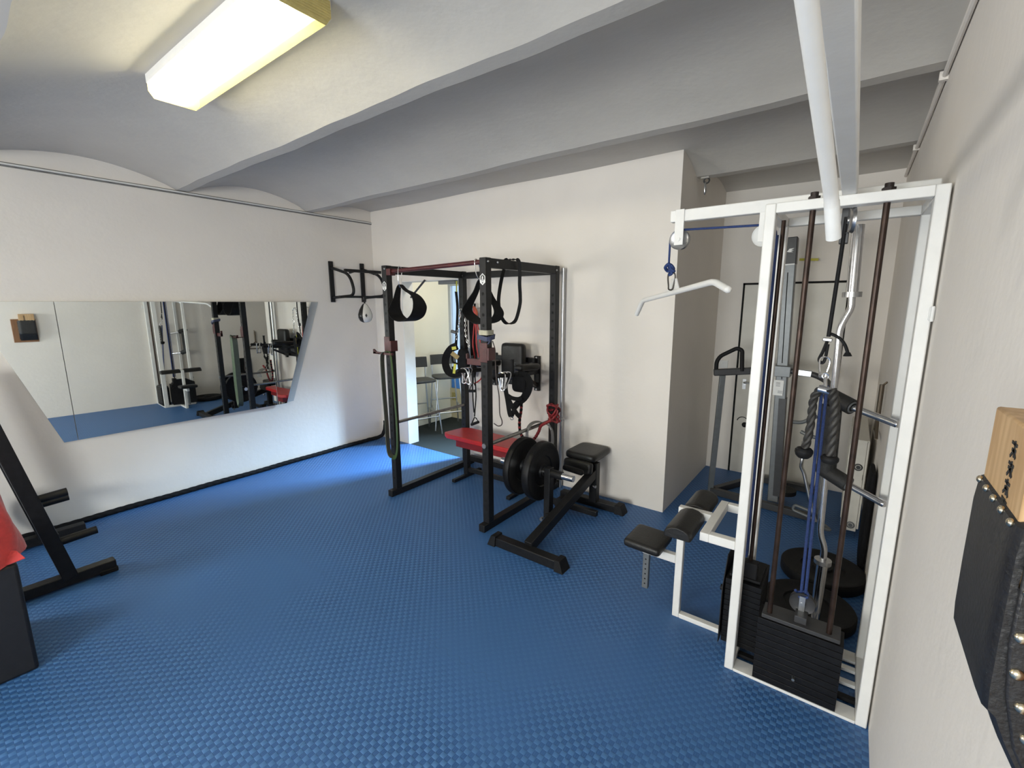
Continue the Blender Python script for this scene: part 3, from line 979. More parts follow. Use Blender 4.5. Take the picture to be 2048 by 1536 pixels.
ab_strap('ab_strap', [(-3.000, 2.47, 1.850), (-3.035, 2.46, 1.74), (-3.055, 2.45, 1.64), (-3.000, 2.45, 1.580), (-2.90, 2.45, 1.562), (-2.79, 2.45, 1.60), (-2.745, 2.45, 1.68), (-2.80, 2.46, 1.76), (-2.93, 2.47, 1.81)],
         [0.035, 0.07, 0.14, 0.15, 0.15, 0.15, 0.14, 0.09, 0.045],
         [(-2.990, 2.455, 1.985), (-2.992, 2.475, 1.995), (-2.994, 2.490, 1.96), (-2.995, 2.480, 1.86), (-2.996, 2.465, 1.835), (-2.992, 2.450, 1.90)],
         'black padded ab strap hanging near the left front post of the rack')
ab_strap('ab_strap', [(-2.170, 2.53, 1.870), (-2.24, 2.54, 1.78), (-2.345, 2.56, 1.66), (-2.30, 2.56, 1.60), (-2.20, 2.56, 1.555), (-2.09, 2.56, 1.575), (-2.04, 2.56, 1.635), (-2.09, 2.55, 1.73)],
         [0.035, 0.06, 0.11, 0.14, 0.15, 0.14, 0.11, 0.06],
         [(-2.168, 2.455, 1.990), (-2.168, 2.475, 2.005), (-2.168, 2.50, 1.97), (-2.169, 2.535, 1.87), (-2.169, 2.52, 1.850), (-2.168, 2.47, 1.90)],
         'black padded ab strap hanging behind the right front post of the rack')

yz = [(2.748, 2.014), (2.735, 1.95), (2.690, 1.868), (2.645, 1.724), (2.655, 1.62), (2.700, 1.559), (2.755, 1.548), (2.812, 1.576), (2.852, 1.687), (2.845, 1.76), (2.826, 1.837), (2.815, 1.93), (2.800, 2.012)]
pts = [(-2.126 + 0.086 * min(1, max(0, (i - 1) / 10)), y, z) for i, (y, z) in enumerate(yz)] + [(-2.085, 2.775, 2.020)]
obj('resistance_band', MB().ribbon(smooth(pts, 8, closed=True), (0.75, 0.66, 0), 0.026, 0.006, closed=True), M_RUBBER,
    label='black resistance band looped over the right top rail of the rack', cat='resistance band')

# long green band hanging on the left bar hook
gy = RY0 - 0.115
L1 = [(-3.055, gy, 1.308), (-3.105, gy, 1.300), (-3.130, gy, 1.24), (-3.128, gy, 1.0), (-3.118, gy, 0.75), (-3.115, gy, 0.52), (-3.100, gy, 0.43), (-3.060, gy, 0.395)]
L2 = [(-3.060, gy, 0.395), (-3.015, gy, 0.42), (-2.990, gy, 0.52), (-2.985, gy, 0.75), (-2.998, gy, 1.0), (-3.010, gy, 1.22), (-3.025, gy, 1.295), (-3.055, gy, 1.308)]
mb = MB().ribbon(smooth(L1, 8), (0.35, -0.94, 0), 0.055, 0.006, mi=0)
mb.ribbon(smooth(L2, 8), (0.9, -0.43, 0), 0.046, 0.006, mi=1)
obj('resistance_band', mb, [M_OLIVE, M_GREEN], label='long green resistance band hanging from the left front hook of the rack', cat='resistance band')

# cream and navy strap wound around the right post
t = thing('lifting_strap', (FRX, RY0, 1.46), 'cream and navy strap wound round the right front post of the rack', 'strap')
sq = lambda e, z, tl=0.0: [(FRX + a * (PW + e), RY0 + b * (PW + e), z + tl * (a - b)) for a, b in [(-1, -1), (0, -1.05), (1, -1), (1.08, 0), (1, 1), (0, 1.05), (-1, 1), (-1.08, 0)]]
obj('cream_wrap', MB().ribbon(smooth(sq(0.006, 1.497), 5, closed=True), (0, 0, 1), 0.034, 0.005, closed=True), M_CREAM, parent=t)
obj('navy_wrap', MB().ribbon(smooth(sq(0.012, 1.468, -0.008), 5, closed=True), (0, 0.2, 1), 0.030, 0.008, closed=True), M_NAVY, parent=t)
obj('loose_end', MB().ribbon(smooth([(FRX + 0.045, RY0 - 0.02, 1.47), (FRX + 0.060, RY0 - 0.03, 1.44), (FRX + 0.045, RY0 - 0.03, 1.42)], 5), (0, 1, 0.3), 0.02, 0.006), M_NAVY, parent=t)

obj('jump_rope', MB().tube(smooth(P_['jump_cord'], 8), 0.0045, 8), mat('brown_cord', (0.060, 0.045, 0.042), 0.6, var=0.2),
    label='thin dark cord hanging down beside the right front rack post', cat='cord')

# grey band over the right safety bar, with lettering
gb = smooth(P_['greyband'], 8)
gbx = [Vector((-2.062 + (0.030 if i > len(gb) * 0.55 else -0.02 + 0.05 * i / len(gb)), p.y, p.z + 0.012)) for i, p in enumerate(gb)]
g_ = obj('training_strap', MB().ribbon(gbx, (0.8, -0.6, 0.1), 0.062, 0.005), M_GREYB, label='grey branded strap draped over the right safety bar of the rack', cat='strap', origin=(-2.06, 3.1, 0.66))
tm = text_mesh('PRO FIT', 0.026, gbx[int(len(gbx) * 0.62)] + Vector((0.006, -0.006, 0.0)), (0.0, 0.62, -0.78), (0.8, 0.3, 0.25), 0.0015)
obj('lettering', tm, M_STICK, parent=g_)

# red tangled tube at the rear right post
rb = P_['redbundle']
pts = [(-2.10 + 0.115 * 0.5 * (1 + math.sin(i * 1.9 + 0.4)), 3.315 + 0.035 * math.cos(i * 2.7), 0.665 + 0.155 * (0.5 + 0.5 * math.sin(i * 1.27))) for i in range(22)]
t = thing('resistance_tube', (-2.05, 3.33, 0.64), 'knotted red resistance tubing bundled on the rear right post of the rack', 'resistance tube')
obj('tubing', MB().tube(smooth(rb[:9] + pts, 5), 0.0085, 8), mat('dark_red_rubber', (0.22, 0.02, 0.024), 0.5, var=0.4, scale=60), parent=t)
obj('black_wrap', MB().tube(smooth([(-2.10, 3.32, 0.78), (-2.05, 3.30, 0.80), (-2.00, 3.31, 0.79), (-1.985, 3.32, 0.77), (-2.04, 3.30, 0.755), (-2.09, 3.31, 0.74)], 5), 0.012, 8), M_NYLON, parent=t)
obj('steel_ring', MB().tube(arc((-1.955, 3.33, 0.70), 0.014, 0, 2 * PI, 16, (1, 0, 0), (0, 0, 1))[:-1], 0.0025, 6, closed=True), M_CHROME, parent=t)
mb = MB()
bp_ = smooth(P_['bungee'], 10)
mb.tube(bp_, [0.011 + 0.003 * abs(math.sin(i * 0.9)) for i in range(len(bp_))], 10)
for fi, f in enumerate(mb.f):
    mb.m[fi] = 1 if ((fi // 10) % 5 < 2) or fi // 10 > len(bp_) * 0.62 else 0
obj('bungee_cord', mb, [M_NYLON, mat('dark_red_weave', (0.20, 0.012, 0.015), 0.7, var=0.3)], label='black and red gathered bungee cord hanging from the harness', cat='bungee cord')

# ------------------------------------------------------------------ wall mounted dip station
DSX = (-2.845, -2.335)
dip = thing('dip_station', (-2.59, 3.52, 0.88), 'black wall mounted dip station with padded backrest and arm rests', 'dip station')
for x in DSX:
    obj('wall_bracket', MB().box(x - 0.028, x + 0.028, 3.490, 3.519, 0.885, 1.215), M_BLACK, parent=dip, bevel=0.003)
    for z in (0.90, 1.20):
        obj('bolt', MB().cyl((x, 3.490, z), (x, 3.483, z), 0.009, 10), M_STEEL, parent=dip)
for z in (0.945, 1.175):
    obj('cross_tube', MB().box(DSX[0], DSX[1], 3.452, 3.490, z - 0.022, z + 0.022), M_BLACK, parent=dip, bevel=0.003)
obj('backrest', MB().pad((-2.525, 3.385, 1.155), 0.26, 0.36, 0.085, rx=R(90), e=0.22), M_VINYL, parent=dip)
obj('backrest_mount', MB().box(-2.56, -2.49, 3.42, 3.46, 0.93, 1.19), M_BLACK, parent=dip)
for x, xb in ((-2.735, DSX[0]), (-2.285, DSX[1])):
    a = obj('dip_arm', MB().beam((xb, 3.49, 1.07), (x, 3.25, 1.085), 0.04, 0.04).beam((x, 3.26, 1.085), (x + 0.01, 2.90, 1.112), 0.034, 0.034).beam((xb, 3.49, 0.93), (x, 3.22, 1.07), 0.03, 0.03), M_BLACK, parent=dip, bevel=0.002)
    obj('arm_pad', MB().pad((x, 3.27, 1.140), 0.10, 0.30, 0.06, rx=R(-3), e=0.35), M_VINYL, parent=dip)
    obj('grip', MB().cyl((x + 0.01, 2.94, 1.11), (x + 0.01, 2.84, 1.118), 0.0185, 16).sphere((x + 0.01, 2.84, 1.118), 0.0195, 14), M_RUBBER, parent=dip)
    obj('upright_grip', MB().cyl((x + 0.02, 3.02, 1.09), (x + 0.02, 3.02, 1.235), 0.013, 14).cyl((x + 0.02, 3.02, 1.23), (x + 0.02, 3.02, 1.238), 0.018, 14), M_RUBBER, parent=dip)


def carabiner(top, h, yaw, tilt=0.0):
    """pear-shaped snap hook"""
    pts = [(0, 0), (0.30, -0.08), (0.36, -0.35), (0.24, -0.75), (0.17, -0.95), (0, -1.0), (-0.17, -0.95), (-0.20, -0.75), (-0.28, -0.35), (-0.24, -0.08)]
    u = Vector((math.cos(yaw), math.sin(yaw), 0))
    v = (Vector((0, 0, 1)) + u * tilt).normalized()
    return MB().tube(smooth([Vector(top) + u * a * h * 0.62 + v * b * h for a, b in pts], 4, closed=True), h * 0.045, 8, closed=True)


cl = 'snap hooks on the dip station arms'
hooks = [((-2.293, 2.90, 1.135), 0.15, 0.3, -0.1, 'silver snap hook at the outer end of the right dip arm'),
         ((-2.283, 2.93, 1.135), 0.145, 1.2, 0.12, 'silver snap hook second from the end of the right dip arm'),
         ((-2.273, 2.965, 1.135), 0.15, 0.8, 0.25, 'silver snap hook nearest the upright grip of the right dip arm'),
         ((-2.725, 2.90, 1.135), 0.15, 0.2, -0.45, 'silver snap hook at the outer end of the left dip arm'),
         ((-2.722, 2.94, 1.135), 0.14, 0.7, 0.15, 'silver snap hook in the middle of the left dip arm'),
         ((-2.718, 2.975, 1.135), 0.15, 1.0, 0.3, 'silver snap hook nearest the upright grip of the left dip arm')]
for tp, hh_, yw, tl, lb in hooks:
    obj('snap_hook', carabiner(tp, hh_, yw, tl), M_CHROME, label=lb, cat='snap hook', group=cl)
for x in (-2.275, -2.725):
    pass

# black harness on the right arm
t = thing('head_harness', (-2.23, 3.04, 0.74), 'black nylon training harness hanging from the right arm of the dip station', 'harness')
for nm, k, w in (('side_strap', 'harness_left', 0.038), ('cross_strap', 'harness_mid', 0.034), ('side_strap', 'harness_right', 0.055), ('padding', 'harness_inner', 0.03), ('cross_strap', 'harness_cross1', 0.036), ('cross_strap', 'harness_cross2', 0.036)):
    obj(nm, MB().ribbon(smooth(P_[k], 6), ('flat', (0.55, -0.80, 0.10)), w, 0.008), M_NYLON, parent=t)
obj('belt', MB().pad((-2.215, 3.06, 1.03), 0.15, 0.15, 0.06, rx=R(90), e=0.5), M_NYLON, parent=t)
for c in ((-2.285, 3.035, 0.722), (-2.225, 3.05, 0.875)):
    obj('d_ring', MB().tube(arc(c, 0.017, 0, 2 * PI, 16, (1, 0, 0), (0, 0, 1))[:-1], 0.0028, 6, closed=True), M_CHROME, parent=t)

# chain, straps and belt at the rear left post
def chain(name, path, label, r=0.0028, pitch=0.024, group=None):
    P = smooth(path, 12)
    out, acc, last = [P[0]], 0, P[0]
    for p in P[1:]:
        if (p - last).length >= pitch:
            out.append(p)
            last = p
    mb = MB()
    for i in range(len(out) - 1):
        a, b = out[i], out[i + 1]
        d = (b - a).normalized()
        s = d.orthogonal().normalized()
        w = d.cross(s)
        s = s if i % 2 == 0 else w
        c = (a + b) / 2
        L = (b - a).length * 0.72
        ring = [c + d * (L * math.cos(t)) * 0.95 + s * (0.0075 * math.sin(t)) for t in [2 * PI * q / 12 for q in range(12)]]
        mb.tube(ring, r, 6, closed=True)
    return obj(name, mb, M_CHAIN, label=label, cat='chain', group=group)


chain('chain', P_['chain_a'][::-1] + P_['chain_b'][:2] + P_['chain_b'][2:], 'bright steel chain looped over the rear left post of the rack')
t = thing('suspension_trainer', (-3.165, 3.30, 1.25), 'yellow and black suspension strap hanging in the doorway beside the rear left post', 'suspension trainer')
obj('yellow_strap', MB().ribbon(P_['strap_top'], (0.8, 0.6, 0), 0.014, 0.003), mat('olive_yellow', (0.36, 0.36, 0.06), 0.7), parent=t)
obj('black_strap', MB().ribbon(smooth(P_['strap_blk'], 6), (0.8, 0.6, 0), 0.026, 0.010), M_NYLON, parent=t)
obj('handle', MB().obox((-3.20, 3.29, 1.42), 0.06, 0.03, 0.03, rz=0.5, ry=0.3), M_DGREY, parent=t, bevel=0.006)
t = thing('dip_belt', (-3.20, 3.27, 0.99), 'black weight belt with yellow and tan labels hung on the left dip arm', 'weight belt')
obj('belt', MB().ribbon(smooth(P_['belt_outer'], 8), ('flat', (0.55, -0.80, 0.10)), 0.075, 0.014), M_NYLON, parent=t)
obj('inner_pad', MB().ribbon(smooth(P_['belt_inner'], 8), ('flat', (0.55, -0.80, 0.10)), 0.018, 0.010).pad((-3.085, 3.30, 1.13), 0.14, 0.26, 0.07, rx=R(90), e=0.7), M_NYLON, parent=t)
obj('tan_label', MB().obox((-3.150, 3.245, 1.19), 0.085, 0.004, 0.045, ry=R(38), rz=0.5), M_TAN, parent=t)
obj('yellow_tab', MB().obox((-3.165, 3.25, 1.262), 0.045, 0.006, 0.03, rz=0.5, ry=-0.15), M_YELLOW, parent=t)
obj('yellow_tab', MB().obox((-3.165, 3.25, 1.055), 0.026, 0.006, 0.10, rz=0.5, ry=0.15), M_YELLOW, parent=t)
obj('lower_strap', MB().ribbon(smooth(P_['belt_low'], 6), ('flat', (0.55, -0.80, 0.10)), 0.02, 0.006), M_NYLON, parent=t)
# black bundle of straps hanging against the rear left post
t = thing('strap_bundle', (-3.02, 3.37, 0.95), 'bundle of black straps hung behind the rear left post of the rack', 'straps')
for i, (dx, z0, z1, w) in enumerate([(0.0, 1.66, 0.97, 0.03), (0.03, 1.60, 0.95, 0.035), (0.055, 1.70, 1.05, 0.02)]):
    p = [(-3.115 + dx, 3.455, z0), (-3.12 + dx, 3.45, z0 - 0.2), (-3.11 + dx, 3.45, (z0 + z1) / 2), (-3.10 + dx, 3.445, z1 + 0.1), (-3.105 + dx, 3.44, z1)]
    obj('strap', MB().ribbon(smooth(p, 6), (0.8, 0.6, 0), w, 0.006), M_NYLON, parent=t)
obj('steel_buckle', MB().box(-3.092, -3.084, 3.425, 3.430, 1.52, 1.61), M_CHROME, parent=t)
# red tubes on the wall
t = thing('resistance_tube', (-3.03, 3.44, 0.88), 'thin red resistance tubes hanging on the wall left of the dip station', 'resistance tube')
obj('wall_hook', MB().cyl((-3.055, 3.519, 1.655), (-3.055, 3.43, 1.665), 0.006, 10), M_STEEL, parent=t)
for k in ('red_tube1', 'red_tube2', 'red_tube3'):
    obj('tube', MB().tube(smooth(P_[k], 8), 0.0068, 8), M_REDTUBE, parent=t)
obj('knot', MB().tube(smooth([(-3.06, 3.435, 1.665), (-3.035, 3.43, 1.65), (-3.02, 3.435, 1.61), (-3.03, 3.44, 1.575)], 5), 0.012, 8), mat('orange_red', (0.45, 0.09, 0.04), 0.6), parent=t)
# exercise tubes with handles
t = thing('exercise_tube', (-2.97, 3.33, 0.47), 'black exercise tubes with triangular foam handles hanging beside the rear left post', 'exercise tube')
for k in ('handle_tube1', 'handle_tube2'):
    obj('tube', MB().tube(smooth(P_[k], 8), 0.0065, 8), M_RUBBER, parent=t)
obj('stirrup', MB().tube(P_['handle1'], 0.006, 8, closed=True), M_NYLON, parent=t)
obj('foam_grip', MB().cyl(P_['handle1'][2], P_['handle1'][3], 0.015, 12), M_RUBBER, parent=t)
obj('stirrup', MB().tube(P_['handle2'], 0.006, 8, closed=True), M_NYLON, parent=t)
obj('foam_grip', MB().cyl(P_['handle2'][0], P_['handle2'][1], 0.014, 12), M_RUBBER, parent=t)
obj('tube', MB().tube([P_['handle2'][3], (-2.99, 3.34, 1.08), (-2.99, 3.38, 1.12)], 0.008, 8), M_RUBBER, parent=t)

# slanting bar seen in the top of the doorway
obj('door_strut', MB().cyl((-4.035, 3.47, 1.768), (-3.815, 3.49, 1.953), 0.011, 10), M_DGREY, label='thin dark strut slanting across the top of the doorway', cat='strut')
obj('door_rail', MB().box(-3.67, -3.42, 3.55, 3.60, 1.905, 1.943), M_GREYM, label='grey metal door closer under the lintel of the doorway', cat='door closer')

# ------------------------------------------------------------------ red bench in the rack
t = thing('flat_bench', (-2.70, 3.14, 0), 'flat bench with bright red top standing inside the rack', 'bench')
poly = [(-3.17, 3.09), (-3.13, 3.06), (-2.15, 3.02), (-2.10, 3.05), (-2.10, 3.27), (-2.15, 3.30), (-3.02, 3.40), (-3.10, 3.37)]
poly = [(-3.13, 3.05), (-3.06, 3.005), (-2.20, 3.0), (-2.15, 3.03), (-2.15, 3.26), (-2.20, 3.29), (-3.02, 3.32), (-3.10, 3.27)]
obj('bench_top', MB().prism(poly, (0, 0, 0.405), (1, 0, 0), (0, 1, 0), 0.045), M_REDV, parent=t, bevel=0.008, label='red vinyl seat')
obj('apron', MB().box(-2.99, -2.22, 3.06, 3.24, 0.325, 0.406), mat('dark_red_enamel', (0.20, 0.012, 0.014), 0.4, var=0.1), parent=t, bevel=0.004)
for x in (-2.93, -2.27):
    obj('leg', MB().box(x - 0.025, x + 0.025, 3.125, 3.175, 0.03, 0.33), M_BLACK, parent=t, bevel=0.003)
    obj('foot_bar', MB().box(x - 0.02, x + 0.02, 2.95, 3.35, 0.0, 0.032), M_BLACK, parent=t, bevel=0.006)
obj('stretcher', MB().box(-2.93, -2.27, 3.135, 3.165, 0.06, 0.10), M_BLACK, parent=t)

# ------------------------------------------------------------------ black utility bench with weights
BX = -1.63
ub = thing('weight_bench', (BX, 2.85, 0), 'black plate loaded bench with two T shaped feet beside the rack', 'bench')
obj('front_foot', MB().box(-1.885, -1.37, 2.29, 2.36, 0.0, 0.065), M_BLACK, parent=ub, bevel=0.005)
for x0, x1 in ((-1.94, -1.872), (-1.383, -1.315)):
    s_ = 1 if x0 < BX else -1
    a, b = (x0, x1) if s_ == 1 else (x1, x0)
    mb = MB()
    vs = [(a, 2.275, 0), (a, 2.375, 0), (b, 2.375, 0), (b, 2.275, 0), (a + s_ * 0.03, 2.283, 0.076), (a + s_ * 0.03, 2.367, 0.076), (b, 2.367, 0.076), (b, 2.283, 0.076)]
    mb.add(vs, [(0, 1, 2, 3), (4, 5, 6, 7), (0, 1, 5, 4), (1, 2, 6, 5), (2, 3, 7, 6), (3, 0, 4, 7)])
    obj('rubber_shoe', mb, M_RUBBER, parent=ub, bevel=0.003)
obj('main_beam', MB().beam((BX, 2.35, 0.055), (BX + 0.03, 3.25, 0.315), 0.062, 0.075), M_BLACK, parent=ub, bevel=0.004)
obj('rear_post', MB().box(BX - 0.0, BX + 0.065, 3.235, 3.30, 0.06, 0.40), M_BLACK, parent=ub, bevel=0.004)
obj('rear_foot', MB().box(-1.93, -1.40, 3.27, 3.34, 0.0, 0.062), M_BLACK, parent=ub, bevel=0.005)
mb = MB()
a, b = -1.330, -1.41
vs = [(a, 3.255, 0), (a, 3.355, 0), (b, 3.355, 0), (b, 3.255, 0), (a - 0.03, 3.262, 0.074), (a - 0.03, 3.348, 0.074), (b, 3.348, 0.074), (b, 3.262, 0.074)]
mb.add(vs, [(0, 1, 2, 3), (4, 5, 6, 7), (0, 1, 5, 4), (1, 2, 6, 5), (2, 3, 7, 6), (3, 0, 4, 7)])
obj('rubber_shoe', mb, M_RUBBER, parent=ub, bevel=0.003)
obj('cross_foot', MB().box(-1.90, -1.475, 3.06, 3.10, 0.03, 0.075), M_BLACK, parent=ub, bevel=0.004)
obj('roller_wheel', MB().cyl((-1.80, 3.05, 0.055), (-1.80, 3.11, 0.055), 0.055, 24), M_RUBBER, parent=ub)
obj('seat_pad', MB().pad((-1.705, 3.345, 0.447), 0.285, 0.33, 0.062, e=0.28), M_VINYL, parent=ub)
obj('seat_plate', MB().box(-1.80, -1.60, 3.25, 3.45, 0.392, 0.418), M_BLACK, parent=ub, bevel=0.003)
obj('leg_pad', MB().pad((-1.70, 3.165, 0.375), 0.26, 0.11, 0.06, rx=R(82), e=0.35), M_VINYL, parent=ub)
obj('roller_pad', MB().cyl((-1.74, 3.03, 0.395), (-1.60, 3.03, 0.385), 0.024, 18).sphere((-1.74, 3.03, 0.395), 0.024).sphere((-1.60, 3.03, 0.385), 0.024), M_RUBBER, parent=ub)
obj('lever_arm', MB().beam((-1.705, 2.72, 0.10), (-1.715, 2.74, 0.49), 0.05, 0.06, up=(0, 1, 0)), M_BLACK, parent=ub, bevel=0.004)
obj('pivot_bolt', MB().cyl((-1.735, 2.665, 0.095), (-1.735, 2.690, 0.095), 0.013, 16), M_STEEL, parent=ub)
obj('pivot_bracket', MB().beam((-1.70, 2.70, 0.12), (-1.64, 2.70, 0.14), 0.06, 0.05), M_BLACK, parent=ub)
pk = obj('plate_sleeve', MB().cyl((-2.16, 2.74, 0.452), (-1.505, 2.74, 0.447), 0.0245, 28), M_CHROME, parent=ub, label='chrome sleeve')
obj('sleeve_collar', MB().cyl((-1.70, 2.74, 0.449), (-1.60, 2.74, 0.448), 0.031, 24), M_BLACK, parent=ub)
obj('knob', MB().cyl((-1.57, 3.20, 0.22), (-1.55, 3.195, 0.22), 0.012, 12), M_STEEL, parent=ub)


def plate(cx, cy, cz, ax, r, th, label, group, name='weight_plate', m=None):
    t = thing(name, (cx, cy, cz - r), label, 'weight plate', group)
    h = th / 2
    pr = [(0.026, -h), (0.05, -h), (0.055, -h * 0.55), (r * 0.50, -h * 0.50), (r * 0.53, -h * 0.80), (r * 0.86, -h * 0.85), (r * 0.90, -h), (r * 0.975, -h), (r, -h * 0.75),
          (r, h * 0.75), (r * 0.975, h), (r * 0.90, h), (r * 0.86, h * 0.85), (r * 0.53, h * 0.80), (r * 0.50, h * 0.50), (0.055, h * 0.55), (0.05, h), (0.026, h), (0.026, -h)]
    obj('disc', MB().lathe(pr, (cx, cy, cz), ax, 64), m or M_PLAT, parent=t)
    obj('hub_ring', MB().lathe([(0.026, -h * 1.02), (0.034, -h * 1.02), (0.034, h * 1.02), (0.026, h * 1.02), (0.026, -h * 1.02)], (cx, cy, cz), ax, 32), M_DGREY, parent=t)
    return t


g1 = 'bumper plates on the black bench'
plate(-1.785, 2.74, 0.449, (1, 0, 0), 0.225, 0.058, 'black bumper plate nearest the chrome sleeve tip on the black bench', g1)
plate(-1.960, 2.74, 0.451, (1, 0, 0), 0.225, 0.052, 'black bumper plate farther back on the sleeve, beside the rack', g1)

# ------------------------------------------------------------------ white cable machine
MX0, MX1, MY0, MY1, MH, TW = -0.325, 0.209, 2.095, 2.535, 2.080, 0.038
cm = thing('cable_machine', ((MX0 + MX1) / 2, (MY0 + MY1) / 2, 0), 'tall white enamelled lat pulldown machine with two weight stacks against the right wall', 'cable machine')
for (y0, y1) in ((MY0, MY0 + 0.06), (MY1 - 0.04, MY1)):
    for x0 in (MX0, MX1 - TW):
        obj('upright', MB().box(x0, x0 + TW, y0, y1, 0.0, MH), M_WHITE, parent=cm, bevel=0.004)
    obj('top_rail', MB().box(MX0 + TW, MX1 - TW, y0, y1, MH - 0.037, MH), M_WHITE, parent=cm, bevel=0.003)
    obj('floor_rail', MB().box(MX0 + TW, MX1 - TW, y0, y1 + 0.02, 0.0, 0.013), M_WHITE, parent=cm, bevel=0.002)
for x0 in (MX0, MX1 - TW):
    obj('side_rail', MB().box(x0, x0 + TW, MY0 + 0.06, MY1 - 0.04, MH - 0.04, MH), M_WHITE, parent=cm, bevel=0.003)
    obj('side_rail', MB().box(x0, x0 + TW, MY0 + 0.06, MY1 - 0.04, 0.0, 0.038), M_WHITE, parent=cm, bevel=0.003)
for y in (2.20, 2.30, 2.40, 2.47):
    obj('floor_slat', MB().box(MX0 + TW, MX1 - TW, y, y + 0.03, 0.004, 0.02), M_WHITE if y != 2.20 else M_RUBBER, parent=cm, bevel=0.002)
obj('cable_boom', MB().box(-0.757, 0.200, 2.277, 2.317, MH, 2.133), M_WHITE, parent=cm, bevel=0.004)
obj('top_plate', MB().box(-0.30, 0.16, 2.255, 2.275, MH, 2.105), M_WHITE, parent=cm, bevel=0.002)


def pulley(c, r, th, m, axis=(0, 1, 0)):
    pr = [(0.006, -th / 2), (r * 0.25, -th / 2), (r * 0.32, -th * 0.30), (r * 0.85, -th * 0.32), (r, -th / 2), (r, -th * 0.42), (r * 0.88, 0), (r, th * 0.42), (r, th / 2), (r * 0.85, th * 0.32), (r * 0.32, th * 0.30), (r * 0.25, th / 2), (0.006, th / 2)]
    return MB().lathe(pr, c, axis, 40)


obj('pulley_plate', MB().box(-0.732, -0.690, 2.272, 2.278, 1.972, 2.135), M_WHITE, parent=cm, bevel=0.002)
obj('pulley_plate', MB().box(-0.735, -0.700, 2.314, 2.320, 1.975, 2.10), M_WHITE, parent=cm, bevel=0.002)
pl = obj('pulley', pulley((-0.712, 2.297, 1.998), 0.046, 0.026, M_STEEL), M_STEEL, parent=cm)
obj('axle', MB().cyl((-0.712, 2.268, 1.998), (-0.712, 2.325, 1.998), 0.009, 16), M_WHITE, parent=pl)
pl = obj('pulley', pulley((-0.352, 2.297, 1.985), 0.046, 0.026, M_PIN), M_PIN, parent=cm)
obj('pulley_plate', MB().box(-0.372, -0.330, 2.278, 2.282, 1.96, 2.09), M_WHITE, parent=cm)
# blue cords
cord = [(-0.758, 2.297, 1.862), (-0.758, 2.297, 1.99)] + arc((-0.712, 2.297, 1.998), 0.046, PI, PI / 2, 6, (1, 0, 0), (0, 0, 1)) + arc((-0.352, 2.297, 1.985), 0.046, PI / 2, 0, 6, (1, 0, 0), (0, 0, 1)) + [(-0.304, 2.297, 1.9), (-0.298, 2.297, 0.50)]
obj('blue_cord', MB().tube(cord, 0.0052, 8), M_BLUEC, parent=cm, label='blue lat cord')
obj('blue_cord', MB().tube([(-0.300, 2.268, 1.98), (-0.299, 2.268, 0.50)], 0.0085, 8), M_BLUEC, parent=cm, label='blue lat cord')
kn = MB().tube(smooth([(-0.758, 2.297, 1.885), (-0.740, 2.285, 1.878), (-0.735, 2.300, 1.860), (-0.765, 2.310, 1.855), (-0.772, 2.290, 1.872), (-0.750, 2.280, 1.885), (-0.742, 2.300, 1.845), (-0.758, 2.297, 1.835)], 5), 0.008, 8)
kn.tube([(-0.745, 2.29, 1.86), (-0.722, 2.28, 1.85)], 0.0065, 8)
obj('cord_knot', kn, M_BLUEC, parent=cm, label='blue cord knot')
for y in (2.285,):
    obj('guide_rod', MB().cyl((-0.280, y, 0.05), (-0.280, y, MH - 0.04), 0.0085, 14), M_RUST, parent=cm, label='rust brown guide rod')
for x in (-0.168, 0.050):
    obj('guide_rod', MB().cyl((x, 2.128, 0.014), (x, 2.128, MH + 0.015), 0.0102, 16), M_RUST, parent=cm, label='rust brown guide rod')
    obj('rod_nut', MB().cyl((x, 2.128, MH), (x, 2.128, MH + 0.013), 0.021, 6).cyl((x, 2.128, MH + 0.013), (x, 2.128, MH + 0.028), 0.0135, 16), mat('dark_nut', (0.03, 0.022, 0.02), 0.5, 0.5), parent=cm)
# weight stacks
zz = 0.018
nb = 10
for k in range(nb):
    obj('stack_plate', MB().box(-0.207, 0.103, 2.093, 2.205, zz, zz + 0.0285), M_PLAT, parent=cm, bevel=0.0015)
    zz += 0.0305
obj('stack_top', MB().box(-0.195, 0.09, 2.10, 2.20, zz, zz + 0.018).box(-0.075, -0.03, 2.12, 2.18, zz + 0.018, zz + 0.05), M_DGREY, parent=cm, bevel=0.002)
obj('selector_pin', MB().cyl((-0.052, 2.093, 0.10), (-0.052, 2.072, 0.10), 0.006, 12), M_STEEL, parent=cm)
pl = obj('pulley', pulley((-0.055, 2.185, 0.405), 0.048, 0.024, M_DGREY), M_DGREY, parent=cm)
obj('pulley_clip', MB().cyl((-0.055, 2.165, 0.405), (-0.055, 2.215, 0.405), 0.008, 12).box(-0.066, -0.044, 2.168, 2.172, 0.36, 0.44), M_STEEL, parent=cm)
zz = 0.045
for k in range(12):
    obj('stack_plate', MB().box(-0.370, -0.215, 2.215, 2.465, zz, zz + 0.0265), M_PLAT, parent=cm, bevel=0.0015)
    zz += 0.0285
obj('stack_top', MB().box(-0.33, -0.245, 2.25, 2.30, zz, zz + 0.09).box(-0.36, -0.225, 2.24, 2.44, zz, zz + 0.014), M_RUBBER, parent=cm, bevel=0.004)
obj('stack_guard', MB().prism([(0, 0), (0.34, 0), (0.34, 0.36), (0.22, 0.43), (0.08, 0.43), (0.0, 0.30)], (-0.381, 2.20, 0.04), (0, 1, 0), (0, 0, 1), 0.004), M_RUBBER, parent=cm)
obj('stack_bolt', MB().cyl((-0.392, 2.23, 0.32), (-0.381, 2.23, 0.32), 0.014, 12), M_RUBBER, parent=cm)
